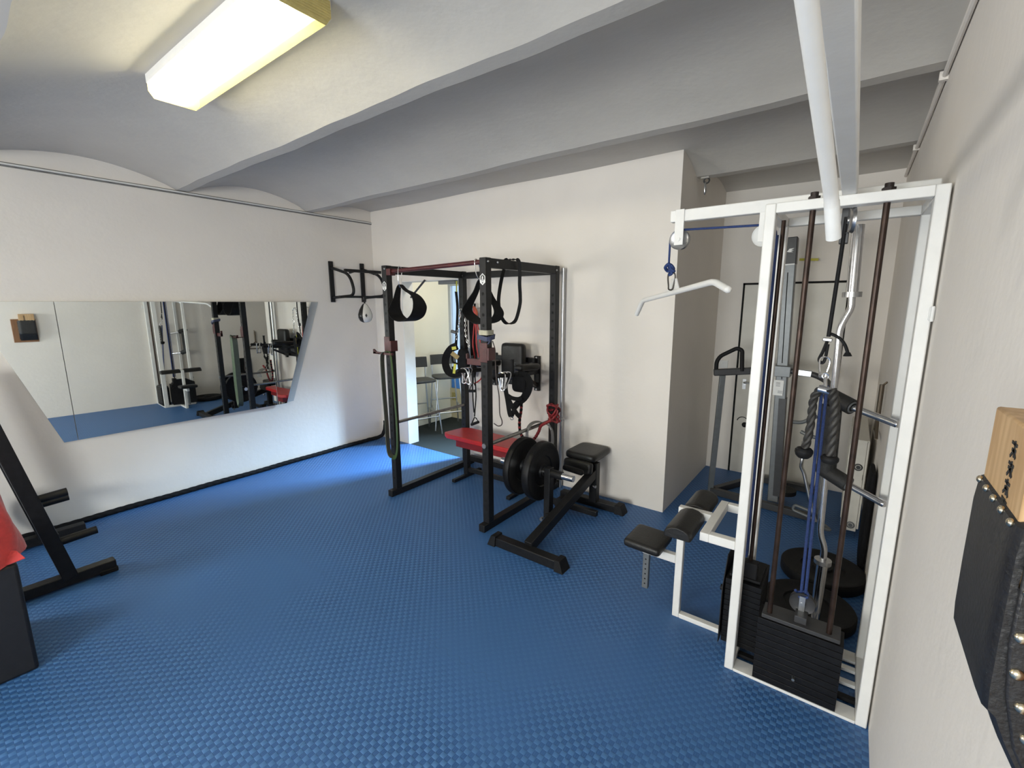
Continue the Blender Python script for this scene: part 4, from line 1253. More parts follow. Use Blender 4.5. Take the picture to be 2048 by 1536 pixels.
# central cable
obj('pulley_block', MB().box(-0.082, -0.052, 2.283, 2.289, 1.93, 2.08).box(-0.082, -0.052, 2.311, 2.317, 1.93, 2.08), M_DGREY, parent=cm, bevel=0.002)
obj('pulley_plate', MB().box(-0.040, -0.036, 2.27, 2.30, 1.975, 2.08), M_WHITE, parent=cm)
pl = obj('pulley', pulley((-0.052, 2.27, 2.015), 0.050, 0.022, M_STEEL, (1, 0.2, 0)), M_STEEL, parent=cm)
obj('black_cable', MB().tube([(-0.066, 2.285, 2.03), (-0.070, 2.285, 1.85), (-0.078, 2.275, 1.56)], 0.0075, 10), M_RUBBER, parent=cm, label='black cable')
obj('cable_tail', MB().tube(smooth([(-0.080, 2.275, 1.568)] + P_['tail'][1:], 8), 0.0062, 8).cyl((-0.008, 2.28, 1.499), (-0.007, 2.28, 1.484), 0.009, 12, r2=0.016), M_RUBBER, parent=cm)
obj('cable_clamp', MB().obox((-0.080, 2.272, 1.548), 0.034, 0.016, 0.014, ry=0.1), M_STEEL, parent=cm, bevel=0.003)
obj('cable_eye', MB().tube(smooth([(-0.078, 2.272, 1.55), (-0.090, 2.268, 1.50), (-0.100, 2.264, 1.465), (-0.088, 2.262, 1.452), (-0.080, 2.264, 1.47), (-0.076, 2.270, 1.53)], 6), 0.0062, 8), M_RUBBER, parent=cm)
for dx in (-0.008, 0.008):
    obj('blue_cord', MB().tube([(-0.070 + dx, 2.255, 1.36), (-0.055 + dx, 2.19, 0.44)], 0.0062, 8), M_BLUEC, parent=cm, label='blue stack cord')
obj('cord_knot', MB().tube(smooth([(-0.07, 2.18, 0.43), (-0.04, 2.175, 0.44), (-0.045, 2.195, 0.455), (-0.075, 2.19, 0.445), (-0.085, 2.18, 0.455)], 5), 0.006, 8), M_BLUEC, parent=cm)
# near boom above the camera's right
obj('cable_boom', MB().box(-0.082, -0.038, 0.66, MY0 + 0.05, MH + 0.0, MH + 0.045), M_WHITE, parent=cm, bevel=0.004, label='white boom reaching out over the room')
# latch
lt = obj('latch', MB().box(0.200, 0.216, 2.086, 2.095, 1.638, 1.682).cyl((0.208, 2.080, 1.634), (0.208, 2.080, 1.686), 0.0055, 12), M_PIN, parent=cm, bevel=0.002)
# seat and knee frame
obj('knee_frame', MB().box(-0.478, -0.438, 2.100, 2.535, 0.598, 0.640).box(-0.438, MX0, 2.100, 2.140, 0.598, 0.640).box(-0.438, MX0, 2.497, 2.535, 0.598, 0.640), M_WHITE, parent=cm, bevel=0.003)
obj('knee_beam', MB().box(-0.640, -0.478, 2.310, 2.350, 0.600, 0.640), M_WHITE, parent=cm, bevel=0.003)
obj('seat_upright', MB().box(-0.640, -0.603, 2.312, 2.348, 0.0, 0.60), M_WHITE, parent=cm, bevel=0.004)
obj('floor_rail', MB().box(-0.603, MX0, 2.312, 2.348, 0.0, 0.026), M_WHITE, parent=cm, bevel=0.003)
obj('seat_arm', MB().box(-0.822, -0.640, 2.312, 2.348, 0.312, 0.358), M_WHITE, parent=cm, bevel=0.003)
sp_ = obj('seat_post', MB().box(-0.818, -0.784, 2.315, 2.345, 0.098, 0.330), M_GREYM, parent=cm, bevel=0.003, label='grey seat post with holes')
hb = MB()
for k in range(6):
    hb.cyl((-0.801, 2.3143, 0.128 + k * 0.030), (-0.801, 2.318, 0.128 + k * 0.030), 0.0045, 10)
obj('hole_row', hb, M_HOLE, parent=sp_, kind='stuff')
obj('seat_pad', MB().pad((-0.800, 2.335, 0.389), 0.205, 0.235, 0.048, ry=R(2), e=0.16), M_VINYL, parent=cm, label='black vinyl seat')
for y0, y1 in ((2.045, 2.308), (2.352, 2.600)):
    mb = MB()
    yc, ly = (y0 + y1) / 2, y1 - y0
    hw = 0.064
    prof = [(-hw, 0.0), (-hw, 0.020), (-hw * 0.86, 0.040), (-hw * 0.5, 0.054), (0, 0.060), (hw * 0.5, 0.054), (hw * 0.86, 0.040), (hw, 0.020), (hw, 0.0)]
    vs, fs = [], []
    steps = [(0, 0.90), (0.012, 0.98), (0.03, 1.0), (ly - 0.03, 1.0), (ly - 0.012, 0.98), (ly, 0.90)]
    for dy, k in steps:
        for a, b in prof:
            vs.append((-0.567 + a * k, y0 + dy, 0.598 + b * k))
    n = len(prof)
    for i in range(len(steps) - 1):
        for j in range(n):
            j2 = (j + 1) % n
            fs.append((i * n + j, i * n + j2, (i + 1) * n + j2, (i + 1) * n + j))
    fs += [tuple(range(n)), tuple((len(steps) - 1) * n + j for j in range(n))]
    mb.add(vs, fs)
    obj('thigh_pad', mb, M_VINYL, parent=cm, bevel=0.003, label='black vinyl thigh pad')

# ------------------------------------------------------------------ lat bar on the blue cord
c0 = Vector((-0.735, 2.33, 1.752))
d0 = Vector((math.cos(R(50)), -math.sin(R(50)), 0.085)).normalized()
nb_, fb_ = c0 + d0 * 0.40, c0 - d0 * 0.46
lb = thing('lat_bar', (-0.735, 2.33, 1.66), 'white lat bar hanging from a blue knotted cord on the left arm of the machine', 'lat bar')
pth = fillet([fb_ - d0 * 0.10 + Vector((0, 0, -0.075)), fb_, nb_, nb_ + d0 * 0.115 + Vector((0, 0, -0.045))], 0.035, 6)
obj('bar', MB().tube(pth, [0.0145 if i < 3 or i > len(pth) - 4 else 0.0135 for i in range(len(pth))], 16).sphere(pth[-1], 0.0148, 12), M_WHITE, parent=lb)
uu_ = Vector((d0.x, d0.y, 0)).normalized()
obj('hanger_plate', MB().prism([(-0.075, 0.0), (0.075, 0.0), (0.032, 0.062), (-0.032, 0.062)], c0 + Vector((-0.0015, 0, 0.004)), uu_, (0, 0, 1), 0.004), M_WHITE, parent=lb)
obj('snap_hook', carabiner((-0.748, 2.312, 1.848), 0.085, 0.4), mat('dark_steel', (0.05, 0.045, 0.04), 0.4, 0.7), parent=lb)

# second lat bar, slung beside the near boom
lb2 = thing('lat_bar', (-0.07, 0.80, 1.80), 'white lat bar slung beside the near arm, its capped end pointing down at the machine', 'lat bar')
e2, b2 = Vector((-0.050, 1.135, 1.827)), Vector((-0.059, 1.092, 1.898))
far2 = Vector((-0.110, 0.26, 2.215))
pth = fillet([e2, b2, far2, far2 + Vector((-0.01, -0.06, -0.06))], 0.03, 6)
obj('bar', MB().tube(pth, 0.0122, 18), M_WHITE, parent=lb2)
obj('end_sleeve', MB().cyl(e2 + (e2 - b2).normalized() * 0.002, b2 + (e2 - b2).normalized() * 0.010, 0.0130, 18), M_PIN, parent=lb2)

# ------------------------------------------------------------------ triceps rope
tr = thing('triceps_rope', (-0.065, 2.21, 1.02), 'black twisted triceps rope with ball ends clipped to the central cable', 'cable rope')
for k in ('triceps_l', 'triceps_r'):
    P = smooth(P_[k], 14)
    obj('rope_strand', MB().tube(P, 0.0165 if k == 'triceps_l' else 0.0195, 24, twist=0.24, prof=lambda t: 0.66 + 0.34 * abs(math.cos(PI * 3 * t))), mat('twisted_rope', (0.030, 0.028, 0.026), 0.5, var=0.3), parent=tr)
e = P_['triceps_l'][-1]
obj('rubber_end', MB().lathe([(0.0001, -0.012), (0.026, -0.010), (0.033, -0.002), (0.034, 0.008), (0.030, 0.022), (0.020, 0.033), (0.0001, 0.038)], (e[0], e[1], e[2] + 0.004), (0, 0, -1), 28), M_RUBBER, parent=tr)
e = P_['triceps_r'][-1]
obj('rubber_end', MB().lathe([(0.0001, -0.010), (0.025, -0.008), (0.032, 0.0), (0.032, 0.010), (0.026, 0.022), (0.0001, 0.030)], e, (0, 0, -1), 28), M_RUBBER, parent=tr)
obj('steel_cuff', MB().cyl((-0.088, 2.215, 1.350), (-0.040, 2.207, 1.342), 0.0165, 18), M_CHROME, parent=tr)
obj('swivel', MB().cyl((-0.066, 2.22, 1.355), (-0.070, 2.235, 1.392), 0.007, 12).tube(arc((-0.071, 2.238, 1.402), 0.011, 0, 2 * PI, 14, (1, 0, 0), (0, 0, 1))[:-1], 0.004, 8, closed=True), M_CHROME, parent=tr)
obj('snap_hook', carabiner((-0.082, 2.262, 1.478), 0.088, 0.2), M_CHROME, label='chrome snap hook joining the black cable to the triceps rope', cat='snap hook')

# ------------------------------------------------------------------ safety squat bar
sb_ = thing('safety_squat_bar', (-0.005, 2.60, 0.062), 'chrome safety squat bar with black padded yoke leaning upright inside the machine', 'barbell')
M_PADB = mat('black_foam_cover', (0.016, 0.016, 0.016), 0.6, var=0.2, bump=0.4, bscale=120)
obj('bar_sleeve', MB().cyl((-0.028, 2.585, 2.035), (-0.020, 2.58, 1.738), 0.0235, 28), M_CHROME, parent=sb_)
obj('collar', MB().cyl((-0.020, 2.58, 1.745), (-0.0195, 2.58, 1.722), 0.037, 28), M_STEEL, parent=sb_)
spine = fillet([(-0.0195, 2.58, 1.725), (-0.016, 2.58, 1.675), (-0.050, 2.58, 1.585), (-0.047, 2.58, 1.50), (-0.034, 2.585, 0.84), (-0.028, 2.59, 0.565), (-0.002, 2.59, 0.495), (-0.002, 2.59, 0.425)], 0.04, 6)
obj('shaft', MB().tube(spine, 0.0148, 20), M_CHROME, parent=sb_)
obj('collar', MB().cyl((-0.002, 2.59, 0.432), (-0.002, 2.59, 0.410), 0.037, 28), M_STEEL, parent=sb_)
obj('bar_sleeve', MB().cyl((-0.002, 2.59, 0.412), (-0.006, 2.60, 0.090), 0.0235, 28), M_CHROME, parent=sb_)
obj('yoke_pad', MB().cyl((-0.042, 2.555, 1.225), (-0.034, 2.56, 0.90), 0.040, 24), M_PADB, parent=sb_)
for a, b, c in (((-0.046, 2.575, 1.262), (0.034, 2.515, 1.232), (0.184, 2.40, 1.203)), ((-0.046, 2.570, 0.905), (0.056, 2.515, 0.868), (0.179, 2.40, 0.851))):
    a, b, c = Vector(a), Vector(b), Vector(c)
    obj('yoke_pad', MB().cyl(a, b, 0.036, 24).sphere(a, 0.0358, 16), M_PADB, parent=sb_)
    obj('end_ring', MB().tube(arc(b + (b - a).normalized() * 0.001, 0.024, 0, 2 * PI, 24, (b - a).cross(Vector((0, 0, 1))).normalized(), (b - a).cross((b - a).cross(Vector((0, 0, 1)))).normalized())[:-1], 0.004, 8, closed=True), M_GREYM, parent=sb_)
    obj('handle', MB().cyl(b, c, 0.0150, 20).sphere(c, 0.0152, 14), M_CHROME, parent=sb_)

g2 = 'big plates lying behind the machine'
plate(0.0, 3.245, 0.034, (0, 0, 1), 0.225, 0.066, 'large black plate lying flat nearer the recess door', g2, m=M_RUBBER)
plate(-0.045, 2.785, 0.032, (0, 0, 1), 0.222, 0.060, 'large black plate lying flat under the foot of the squat bar', g2, m=M_RUBBER)

# ------------------------------------------------------------------ recess: training tower, radiator and small things
tw = thing('training_tower', (-0.43, 4.25, 0), 'grey training tower with black handles standing in the recess before the door', 'exercise machine')
obj('column', MB().beam((-0.452, 4.235, 2.19), (-0.395, 4.235, 0.04), 0.080, 0.10, up=(0, 1, 0)), M_GREYM, parent=tw, bevel=0.006)
obj('column_head', MB().beam((-0.4525, 4.234, 2.195), (-0.447, 4.234, 1.99), 0.086, 0.106, up=(0, 1, 0)), M_DGREY, parent=tw, bevel=0.006)
obj('stripe', MB().beam((-0.452, 4.183, 2.02), (-0.451, 4.183, 2.01), 0.080, 0.003, up=(0, 1, 0)), M_PIN, parent=tw)
obj('stripe', MB().beam((-0.4515, 4.183, 1.995), (-0.451, 4.183, 1.985), 0.080, 0.003, up=(0, 1, 0)), M_PIN, parent=tw)
obj('emblem', MB().prism([(-0.022, 0.0), (-0.006, 0.022), (0.026, 0.026), (0.006, 0.014), (0.024, 0.010), (0.004, 0.004), (0.020, -0.004), (-0.004, -0.004)], (-0.450, 4.1805, 2.085), (1, 0, 0), (0, 0, 1), 0.001), M_PIN, parent=tw)
obj('slot', MB().beam((-0.452, 4.1835, 1.93), (-0.428, 4.1835, 1.22), 0.006, 0.003, up=(0, 1, 0)), M_HOLE, parent=tw)
obj('slot', MB().beam((-0.424, 4.1835, 1.15), (-0.419, 4.1835, 1.09), 0.006, 0.003, up=(0, 1, 0)), M_HOLE, parent=tw)
obj('side_groove', MB().beam((-0.400, 4.225, 0.93), (-0.372, 4.225, 0.10), 0.05, 0.10, up=(0, 1, 0)), M_DGREY, parent=tw)
lab = obj('label_plate', MB().box(-0.472, -0.402, 4.176, 4.180, 0.955, 1.080), M_PIN, parent=tw)
hb = MB()
for k in range(4):
    hb.box(-0.455, -0.425, 4.1745, 4.176, 1.060 - k * 0.010, 1.064 - k * 0.010)
for i in range(4):
    for j in range(2):
        hb.box(-0.436 + i * 0.008, -0.431 + i * 0.008, 4.1745, 4.176, 0.975 + j * 0.012, 0.982 + j * 0.012)
obj('print', hb, M_GREYM, parent=lab, kind='stuff')
obj('cross_arm', MB().beam((-0.900, 4.02, 1.122), (-0.440, 4.17, 1.168), 0.05, 0.055), M_DGREY, parent=tw, bevel=0.008)
obj('cross_arm', MB().tube(fillet([(-0.40, 4.17, 1.165), (-0.20, 4.17, 1.150), (-0.10, 4.10, 1.105), (-0.10, 3.98, 1.08)], 0.06, 6), 0.022, 14), M_DGREY, parent=tw)
obj('silver_sleeve', MB().beam((-0.335, 4.168, 1.160), (-0.22, 4.168, 1.152), 0.048, 0.048), M_ALU, parent=tw, bevel=0.004)
obj('clamp_block', MB().box(-0.50, -0.36, 4.13, 4.30, 1.115, 1.20), M_GREYM, parent=tw, bevel=0.004)
hp = [(-0.885, 4.03, 1.125), (-0.885, 4.03, 1.215), (-0.860, 4.035, 1.262), (-0.745, 4.06, 1.332), (-0.705, 4.065, 1.318), (-0.695, 4.07, 1.145)]
obj('hand_loop', MB().tube(fillet(hp, 0.03, 5), 0.0165, 14), M_RUBBER, parent=tw)
hp2 = [(-0.10, 4.0, 1.085), (-0.115, 4.0, 1.20), (-0.15, 3.98, 1.22), (-0.16, 3.93, 1.21)]
obj('front_leg', MB().beam((-0.835, 4.05, 1.10), (-0.885, 4.165, 0.02), 0.045, 0.03), M_GREYM, parent=tw, bevel=0.003)
obj('front_leg', MB().beam((-0.10, 4.12, 1.08), (-0.06, 4.10, 0.02), 0.045, 0.03), M_GREYM, parent=tw, bevel=0.003)
obj('base_tube', MB().beam((-0.880, 4.165, 0.028), (-0.09, 4.075, 0.028), 0.055, 0.055), M_DGREY, parent=tw, bevel=0.004)
obj('base_tube', MB().beam((-0.870, 4.165, 0.028), (-0.60, 4.73, 0.028), 0.05, 0.055), M_DGREY, parent=tw, bevel=0.004)
obj('base_tube', MB().beam((-0.62, 4.74, 0.028), (-0.08, 4.70, 0.028), 0.055, 0.055), M_DGREY, parent=tw, bevel=0.004)
obj('swing_tube', MB().tube(smooth([(-0.212, 3.96, 0.66), (-0.205, 3.90, 0.551), (-0.205, 3.90, 0.480), (-0.18, 3.90, 0.42), (-0.115, 3.88, 0.20), (-0.08, 3.86, 0.09)], 8), 0.013, 12), M_ALU, parent=tw)
obj('foot_stirrup', MB().tube(fillet([(-0.10, 3.97, 0.115), (-0.225, 4.0, 0.13), (-0.235, 4.0, 0.085), (-0.10, 3.96, 0.07), (-0.02, 3.93, 0.05), (0.02, 3.86, 0.05), (-0.06, 3.84, 0.06)], 0.02, 5), 0.012, 10), M_GREYM, parent=tw)
obj('knee_bracket', MB().tube(fillet([(-0.31, 4.05, 0.78), (-0.24, 4.02, 0.79), (-0.18, 4.0, 0.84), (-0.15, 3.98, 0.86)], 0.03, 5), 0.014, 10).tube(fillet([(-0.24, 4.02, 0.72), (-0.18, 4.0, 0.70), (-0.12, 3.97, 0.70)], 0.03, 5), 0.014, 10), M_GREYM, parent=tw)
obj('pedal', MB().cyl((-0.34, 4.30, 0.10), (-0.34, 4.30, 0.135), 0.10, 28).cyl((-0.34, 4.30, 0.03), (-0.34, 4.30, 0.10), 0.02, 14), M_RUBBER, parent=tw)
obj('lamp_bulb_knob', MB().tube(arc((-0.72, 4.45, 0.63), 0.045, 0.2, PI - 0.2, 10, (1, 0, 0), (0, 0, 1)), 0.004, 6).sphere((-0.70, 4.45, 0.605), 0.024, 12), M_RUBBER, parent=tw)
tw.children[-1].name = 'wire_knob'

rd = thing('radiator', (0.14, 4.30, 0.08), 'white panel radiator on the right wall deep in the recess', 'radiator')
obj('panel', MB().box(0.072, 0.085, 3.92, 4.72, 0.08, 0.735).box(0.165, 0.178, 3.92, 4.72, 0.08, 0.735), M_CREAMP, parent=rd, bevel=0.004)
obj('end_panel', MB().box(0.085, 0.165, 3.915, 3.925, 0.06, 0.745), M_CREAMP, parent=rd, bevel=0.004)
obj('top_grille', MB().box(0.075, 0.176, 3.92, 4.72, 0.735, 0.745), M_CREAMP, parent=rd, bevel=0.002)
for k in range(15):
    obj('flute', MB().box(0.067, 0.073, 3.955 + k * 0.05, 3.980 + k * 0.05, 0.13, 0.69), M_CREAMP, parent=rd, bevel=0.002)
for z in (0.545, 0.105):
    obj('fitting_ring', MB().tube(arc((0.130, 3.914, z), 0.022, 0, 2 * PI, 24, (1, 0, 0), (0, 0, 1))[:-1], 0.0045, 8, closed=True).cyl((0.130, 3.915, z), (0.130, 3.907, z), 0.013, 16), M_DGREY if z > 0.3 else M_GREYM, parent=rd)
    obj('slit', MB().box(0.098, 0.100, 3.9135, 3.9155, z - 0.09, z - 0.05).box(0.160, 0.162, 3.9135, 3.9155, z - 0.09, z - 0.05), M_HOLE, parent=rd)
t = thing('storage_bag', (0.19, 3.45, 0.0), 'dark narrow bag wedged between the radiator and the right wall', 'bag')
obj('bag_body', MB().pad((0.192, 3.52, 0.34), 0.046, 0.26, 0.66, e=0.6), M_NYLON, parent=t)
obj('v_handle', MB().tube(fillet([(0.19, 3.62, 0.84), (0.19, 3.92, 0.83), (0.19, 3.77, 0.97), (0.19, 3.62, 0.84)], 0.01, 3), 0.009, 8).tube([(0.19, 3.77, 0.965), (0.19, 3.77, 1.17)], 0.014, 10).tube([(0.19, 3.77, 1.16), (XR - 0.001, 3.77, 1.19)], 0.006, 8), mat('bronze_metal', (0.14, 0.11, 0.08), 0.4, 0.6),
    label='triangular row handle hung on the right wall over the radiator', cat='cable handle')
obj('wall_outlet', MB().box(-1.045, -0.965, YR - 0.010, YR + 0.0005, 1.05, 1.13).box(-1.035, -0.975, YR - 0.013, YR - 0.0095, 1.06, 1.12), M_PIN, bevel=0.002, label='small square white switch plate left of the recess door', cat='switch')
obj('yellow_grip', MB().beam((-0.44, 4.80, 2.070), (-0.30, 4.80, 2.062), 0.02, 0.02).box(-0.34, -0.33, 4.80, YR, 2.058, 2.066), mat('dull_yellow', (0.50, 0.46, 0.05), 0.6), label='small yellow bar fixed high on the wall above the recess door', cat='bracket')
# ceiling eye with chain link
t = thing('ceiling_hook', (-1.04, 3.92, 2.53), 'paint covered steel eye and chain link hanging from the recess beam', 'hook')
obj('eye_plate', MB().box(-1.075, -1.015, 3.90, 3.94, 2.655, 2.668), M_CEIL, parent=t, bevel=0.003)
obj('eye', MB().tube(arc((-1.035, 3.92, 2.640), 0.020, 0, 2 * PI, 16, (1, 0, 0), (0, 0, 1))[:-1], 0.006, 8, closed=True), M_DGREY, parent=t)
obj('chain_link', MB().tube([Vector((-1.042, 3.92 + 0.014 * math.cos(a), 2.585 + 0.045 * math.sin(a))) for a in [2 * PI * i / 18 for i in range(18)]], 0.006, 8, closed=True), M_STEEL, parent=t)

# ------------------------------------------------------------------ striking post on the right wall
mk = thing('striking_board', (0.19, 0.72, 1.10), 'wooden striking board with studded black leather pad on the right wall', 'striking board')
obj('backing_board', MB().box(0.203, XR, 0.56, 0.812, 1.165, 1.50), M_WOODD, parent=mk, bevel=0.003)
wb = obj('wooden_block', MB().prism([(0.153, 1.43), (0.153, 1.572), (0.203, 1.572), (0.203, 1.195)], (0, 0.802, 0), (1, 0, 0), (0, 0, 1), 0.160), M_WOOD, parent=mk, bevel=0.003)
random.seed(11)
bm_ = MB()
for ch in range(5):
    z0 = 1.552 - 0.0215 * ch
    for (a, b, c, d) in [(-0.009, -0.004, 0.009, -0.003), (-0.001, 0.0, -0.002, -0.018), (-0.008, -0.011, 0.008, -0.010), (0.0, -0.011, 0.009, -0.018), (-0.002, -0.011, -0.010, -0.018)]:
        j = lambda: random.uniform(-0.0015, 0.0015)
        bm_.beam((0.1525, 0.700 + a + j(), z0 + b + j()), (0.1525, 0.700 + c + j(), z0 + d + j()), 0.0006, 0.0035, up=(0, 0.4, 1))
obj('lettering', bm_, M_INK, parent=wb, kind='stuff')
side_prof = [(0.156, 1.484), (0.1495, 1.480), (0.1475, 1.45), (0.1478, 1.36), (0.1485, 1.30), (0.1500, 1.276), (0.1565, 1.270), (0.166, 1.245), (0.182, 1.212), (0.196, 1.192), (0.204, 1.188), (0.204, 1.30), (0.158, 1.42)]
mb = MB()
ys = [0.628, 0.634, 0.66, 0.78, 0.800, 0.805]
ins = [0.005, 0.001, 0.0, 0.0, 0.0, 0.002]
vs, fs = [], []
n = len(side_prof)
for y, i_ in zip(ys, ins):
    for q, (x, z) in enumerate(side_prof):
        vs.append((x + (i_ if q < 9 else 0), y, z))
for i in range(len(ys) - 1):
    for j in range(n):
        j2 = (j + 1) % n
        fs.append((i * n + j, i * n + j2, (i + 1) * n + j2, (i + 1) * n + j))
fs += [tuple(range(n)), tuple((len(ys) - 1) * n + j for j in range(n))]
mb.add(vs, fs)
lp = obj('leather_pad', mb, mat('black_leather', (0.014, 0.013, 0.013), 0.42, var=0.2, bump=0.3, bscale=160), parent=mk, angle=50)
fl = [(0.1585, 1.470), (0.1585, 1.36), (0.164, 1.30), (0.176, 1.245), (0.190, 1.215), (0.206, 1.205), (0.206, 1.470)]
obj('leather_flap', MB().prism(fl, (0, 0.628, 0), (1, 0, 0), (0, 0, 1), 0.006), mat('black_leather', (0.014, 0.013, 0.013), 0.42), parent=lp, bevel=0.002)
M_STUD = mat('brass_stud', (0.60, 0.52, 0.38), 0.25, 1.0)
for k in range(5):
    obj('stud', MB().sphere((0.1485, 0.792 - 0.036 * k, 1.478), 0.0048, 14, (0.7, 1, 1)), M_STUD, parent=mk)
for x, z in [(0.166, 1.418), (0.166, 1.370), (0.168, 1.330), (0.176, 1.295), (0.184, 1.262)]:
    obj('stud', MB().sphere((x, 0.622, z), 0.0062, 14, (1, 0.7, 1)), M_STUD, parent=mk)

# ------------------------------------------------------------------ plate tree at the left
tt = thing('plate_tree', (-4.05, 0.45, 0), 'black A-frame plate tree with short pegs at the left edge', 'plate tree')
for x in (-3.70, -4.52):
    obj('foot_bar', MB().box(x - 0.035, x + 0.035, 0.02, 0.60, 0.012, 0.075), M_BLACK, parent=tt, bevel=0.004)
    for y in (0.06, 0.56):
        obj('rubber_foot', MB().box(x - 0.042, x + 0.042, y - 0.045, y + 0.045, 0.0, 0.03), M_RUBBER, parent=tt, bevel=0.005)
    obj('post', MB().beam((x, 0.385, 0.06), (x, 0.16, 1.25), 0.10, 0.07, up=(0, 1, 0)), M_BLACK, parent=tt, bevel=0.004)
    for (ln, z) in ((0.20, 0.29), (0.155, 0.58))[:2 if x > -4 else 1]:
        yy = 0.385 - (z - 0.06) * 0.225 / 1.19
        obj('peg', MB().cyl((x, yy, z), (x, yy + ln, z + 0.01), 0.024, 20), M_BLACK, parent=tt)
obj('brace', MB().box(-4.52, -3.70, 0.335, 0.375, 0.29, 0.34), M_BLACK, parent=tt, bevel=0.004)
obj('brace', MB().box(-4.52, -3.70, 0.14, 0.185, 1.17, 1.22), M_BLACK, parent=tt, bevel=0.004)
obj('brace', MB().box(-4.52, -3.70, 0.05, 0.09, 0.02, 0.06), M_BLACK, parent=tt, bevel=0.004)
plate(-4.52, 0.20, 0.24, (0, 1, 0), 0.16, 0.035, 'black weight plate leaning behind the plate tree', None)

# black box and red cloth at the left edge
bxo = thing('plyo_box', (-3.18, -0.12, 0), 'black padded jump box on the floor at the left edge', 'jump box')
obj('box_body', MB().box(-3.45, -2.925, -0.40, 0.150, 0.0, 0.545), mat('black_box_vinyl', (0.008, 0.008, 0.010), 0.55, var=0.2), parent=bxo, bevel=0.015, seg=3)
random.seed(5)
rc = thing('gym_bag', (-3.10, 0.0, 0.545), 'crumpled red cloth bag lying on the black jump box', 'bag')
mb = MB()
NU, NV = 36, 16
vs, fs = [], []
for j in range(NV + 1):
    v = j / NV
    for i in range(NU):
        a = 2 * PI * i / NU
        rr = (1.05 - 0.25 * v ** 2 - 0.75 * max(0, v - 0.8) / 0.2) * (1 + 0.05 * math.sin(5 * a + 7 * v) + 0.03 * math.sin(9 * a - 5 * v))
        x = -3.105 + 0.200 * rr * math.cos(a) - 0.16 * v
        y = 0.030 + 0.150 * rr * math.sin(a) - 0.03 * v
        z = 0.546 + 0.42 * v + 0.012 * math.sin(4 * a + 2) * v
        vs.append((x, y, z))
for j in range(NV):
    for i in range(NU):
        i2 = (i + 1) % NU
        fs.append((j * NU + i, j * NU + i2, (j + 1) * NU + i2, (j + 1) * NU + i))
fs += [tuple(reversed(range(NU))), tuple(NV * NU + i for i in range(NU))]
mb.add(vs, fs)
obj('cloth', mb, M_REDCLOTH, parent=rc, angle=80)
fl = [(0, 0), (0.10, -0.01), (0.16, 0.02), (0.10, 0.07), (0.0, 0.09)]
obj('cloth_corner', MB().prism([(a * 0.9, b) for a, b in fl], (-2.99, 0.06, 0.552), (0.6, 0.75, 0.0), (-0.55, 0.45, 0.45), 0.006), M_REDCLOTH, parent=rc, bevel=0.002)
obj('dark_lining', MB().sphere((-3.24, -0.12, 1.03), 0.12, 20, (1.0, 1.0, 0.9)), mat('dark_violet_cloth', (0.02, 0.018, 0.05), 0.8), parent=rc)

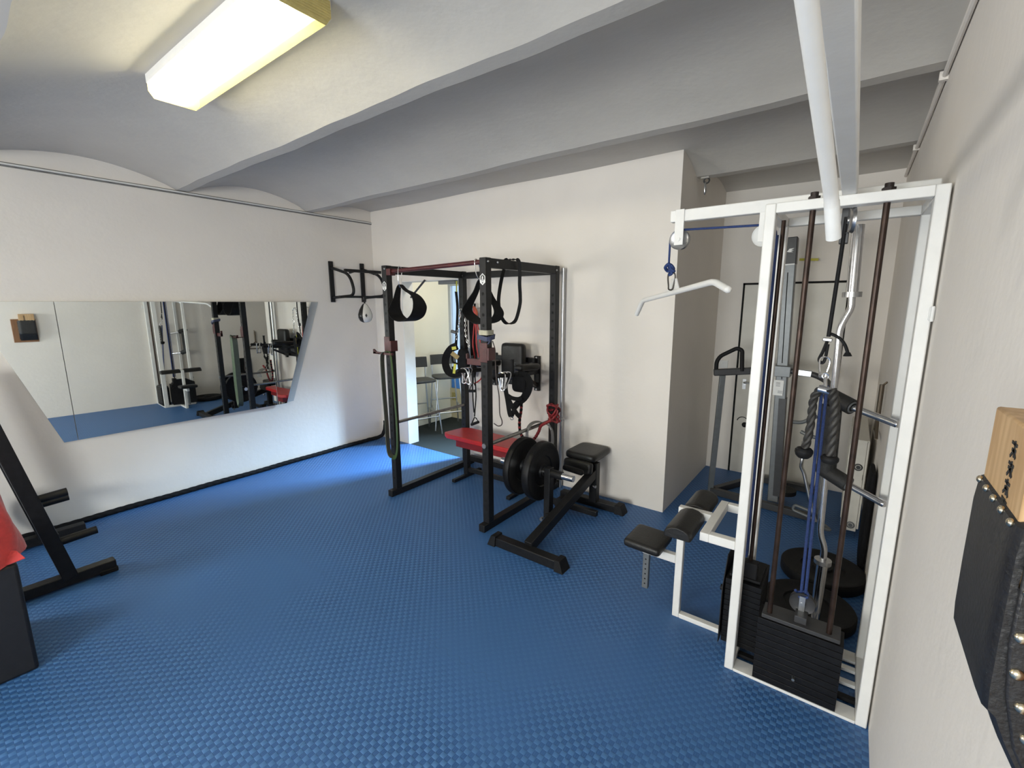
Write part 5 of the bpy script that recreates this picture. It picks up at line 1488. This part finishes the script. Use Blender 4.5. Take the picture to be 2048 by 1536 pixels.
# ------------------------------------------------------------------ the hall beyond the doorway
def stool(x, y, rz, label):
    t = thing('bar_stool', (0, 0, 0), label, 'bar stool', 'bar stools in the hall')
    sm = mat('charcoal_plastic', (0.035, 0.037, 0.037), 0.5, var=0.1)
    obj('seat', MB().pad((0, 0, 0.715), 0.37, 0.36, 0.032, e=0.4, bulge=-0.004), sm, parent=t)
    bp = []
    mb = MB()
    vs, fs = [], []
    for i in range(13):
        a = -0.42 + 0.84 * i / 12
        for (r_, z) in ((0.46, 0.865), (0.46, 1.005), (0.448, 1.005), (0.448, 0.865)):
            tilt = (z - 0.865) * 0.12
            vs.append((r_ * math.sin(a), 0.19 + tilt - (0.46 - r_ * math.cos(a)) * 0.9 - 0.0, z))
    for i in range(12):
        for k in range(4):
            fs.append((i * 4 + k, i * 4 + (k + 1) % 4, i * 4 + 4 + (k + 1) % 4, i * 4 + 4 + k))
    fs += [(0, 1, 2, 3), (51, 50, 49, 48)]
    mb.add(vs, fs)
    obj('backrest', mb, sm, parent=t, bevel=0.006)
    for sx in (-1, 1):
        obj('leg', MB().tube([(sx * 0.15, -0.145, 0.70), (sx * 0.21, -0.195, 0.0)], 0.0105, 10), M_ALU, parent=t)
        obj('leg', MB().tube(fillet([(sx * 0.165, 0.185, 0.93), (sx * 0.160, 0.165, 0.70), (sx * 0.21, 0.205, 0.0)], 0.08, 5), 0.0105, 10), M_ALU, parent=t)
    for y_, z_ in ((-0.178, 0.24), (0.190, 0.36)):
        obj('foot_rest', MB().cyl((-0.195, y_, z_), (0.195, y_, z_), 0.009, 10), M_ALU, parent=t)
    for sx in (-1, 1):
        obj('foot_rest', MB().cyl((sx * 0.192, -0.175, 0.24), (sx * 0.19, 0.188, 0.30), 0.009, 10), M_ALU, parent=t)
    return t


s1 = stool(0, 0, 0, 'bar stool with charcoal seat, half hidden by the doorway edge')
s2 = copy_tree(s1)
s2['label'] = 'bar stool with charcoal seat, farther into the hall and fully in view'
s1.location = (-4.50, 3.96, -0.012)
s1.rotation_euler = (0, 0, R(72))
s2.location = (-4.47, 4.42, -0.012)
s2.rotation_euler = (0, 0, R(58))
cb = thing('cardboard_box', (-4.62, 4.95, -0.012), 'tan cardboard box on the hall floor behind the stools', 'box')
obj('box_body', MB().box(-4.80, -4.42, 4.82, 5.08, -0.012, 0.44), mat('cardboard', (0.50, 0.44, 0.28), 0.8, var=0.06), parent=cb, bevel=0.003)
obj('print', MB().box(-4.76, -4.66, 4.8165, 4.8195, 0.26, 0.38), mat('printed_card', (0.36, 0.30, 0.10), 0.7, var=0.4, scale=60), parent=cb)
obj('storage_crate', MB().box(-4.79, -4.43, 4.84, 5.06, 0.441, 0.64), mat('bright_blue_plastic', (0.05, 0.22, 0.62), 0.4, var=0.08), bevel=0.01, label='bright blue plastic crate on top of the cardboard box in the hall', cat='crate')
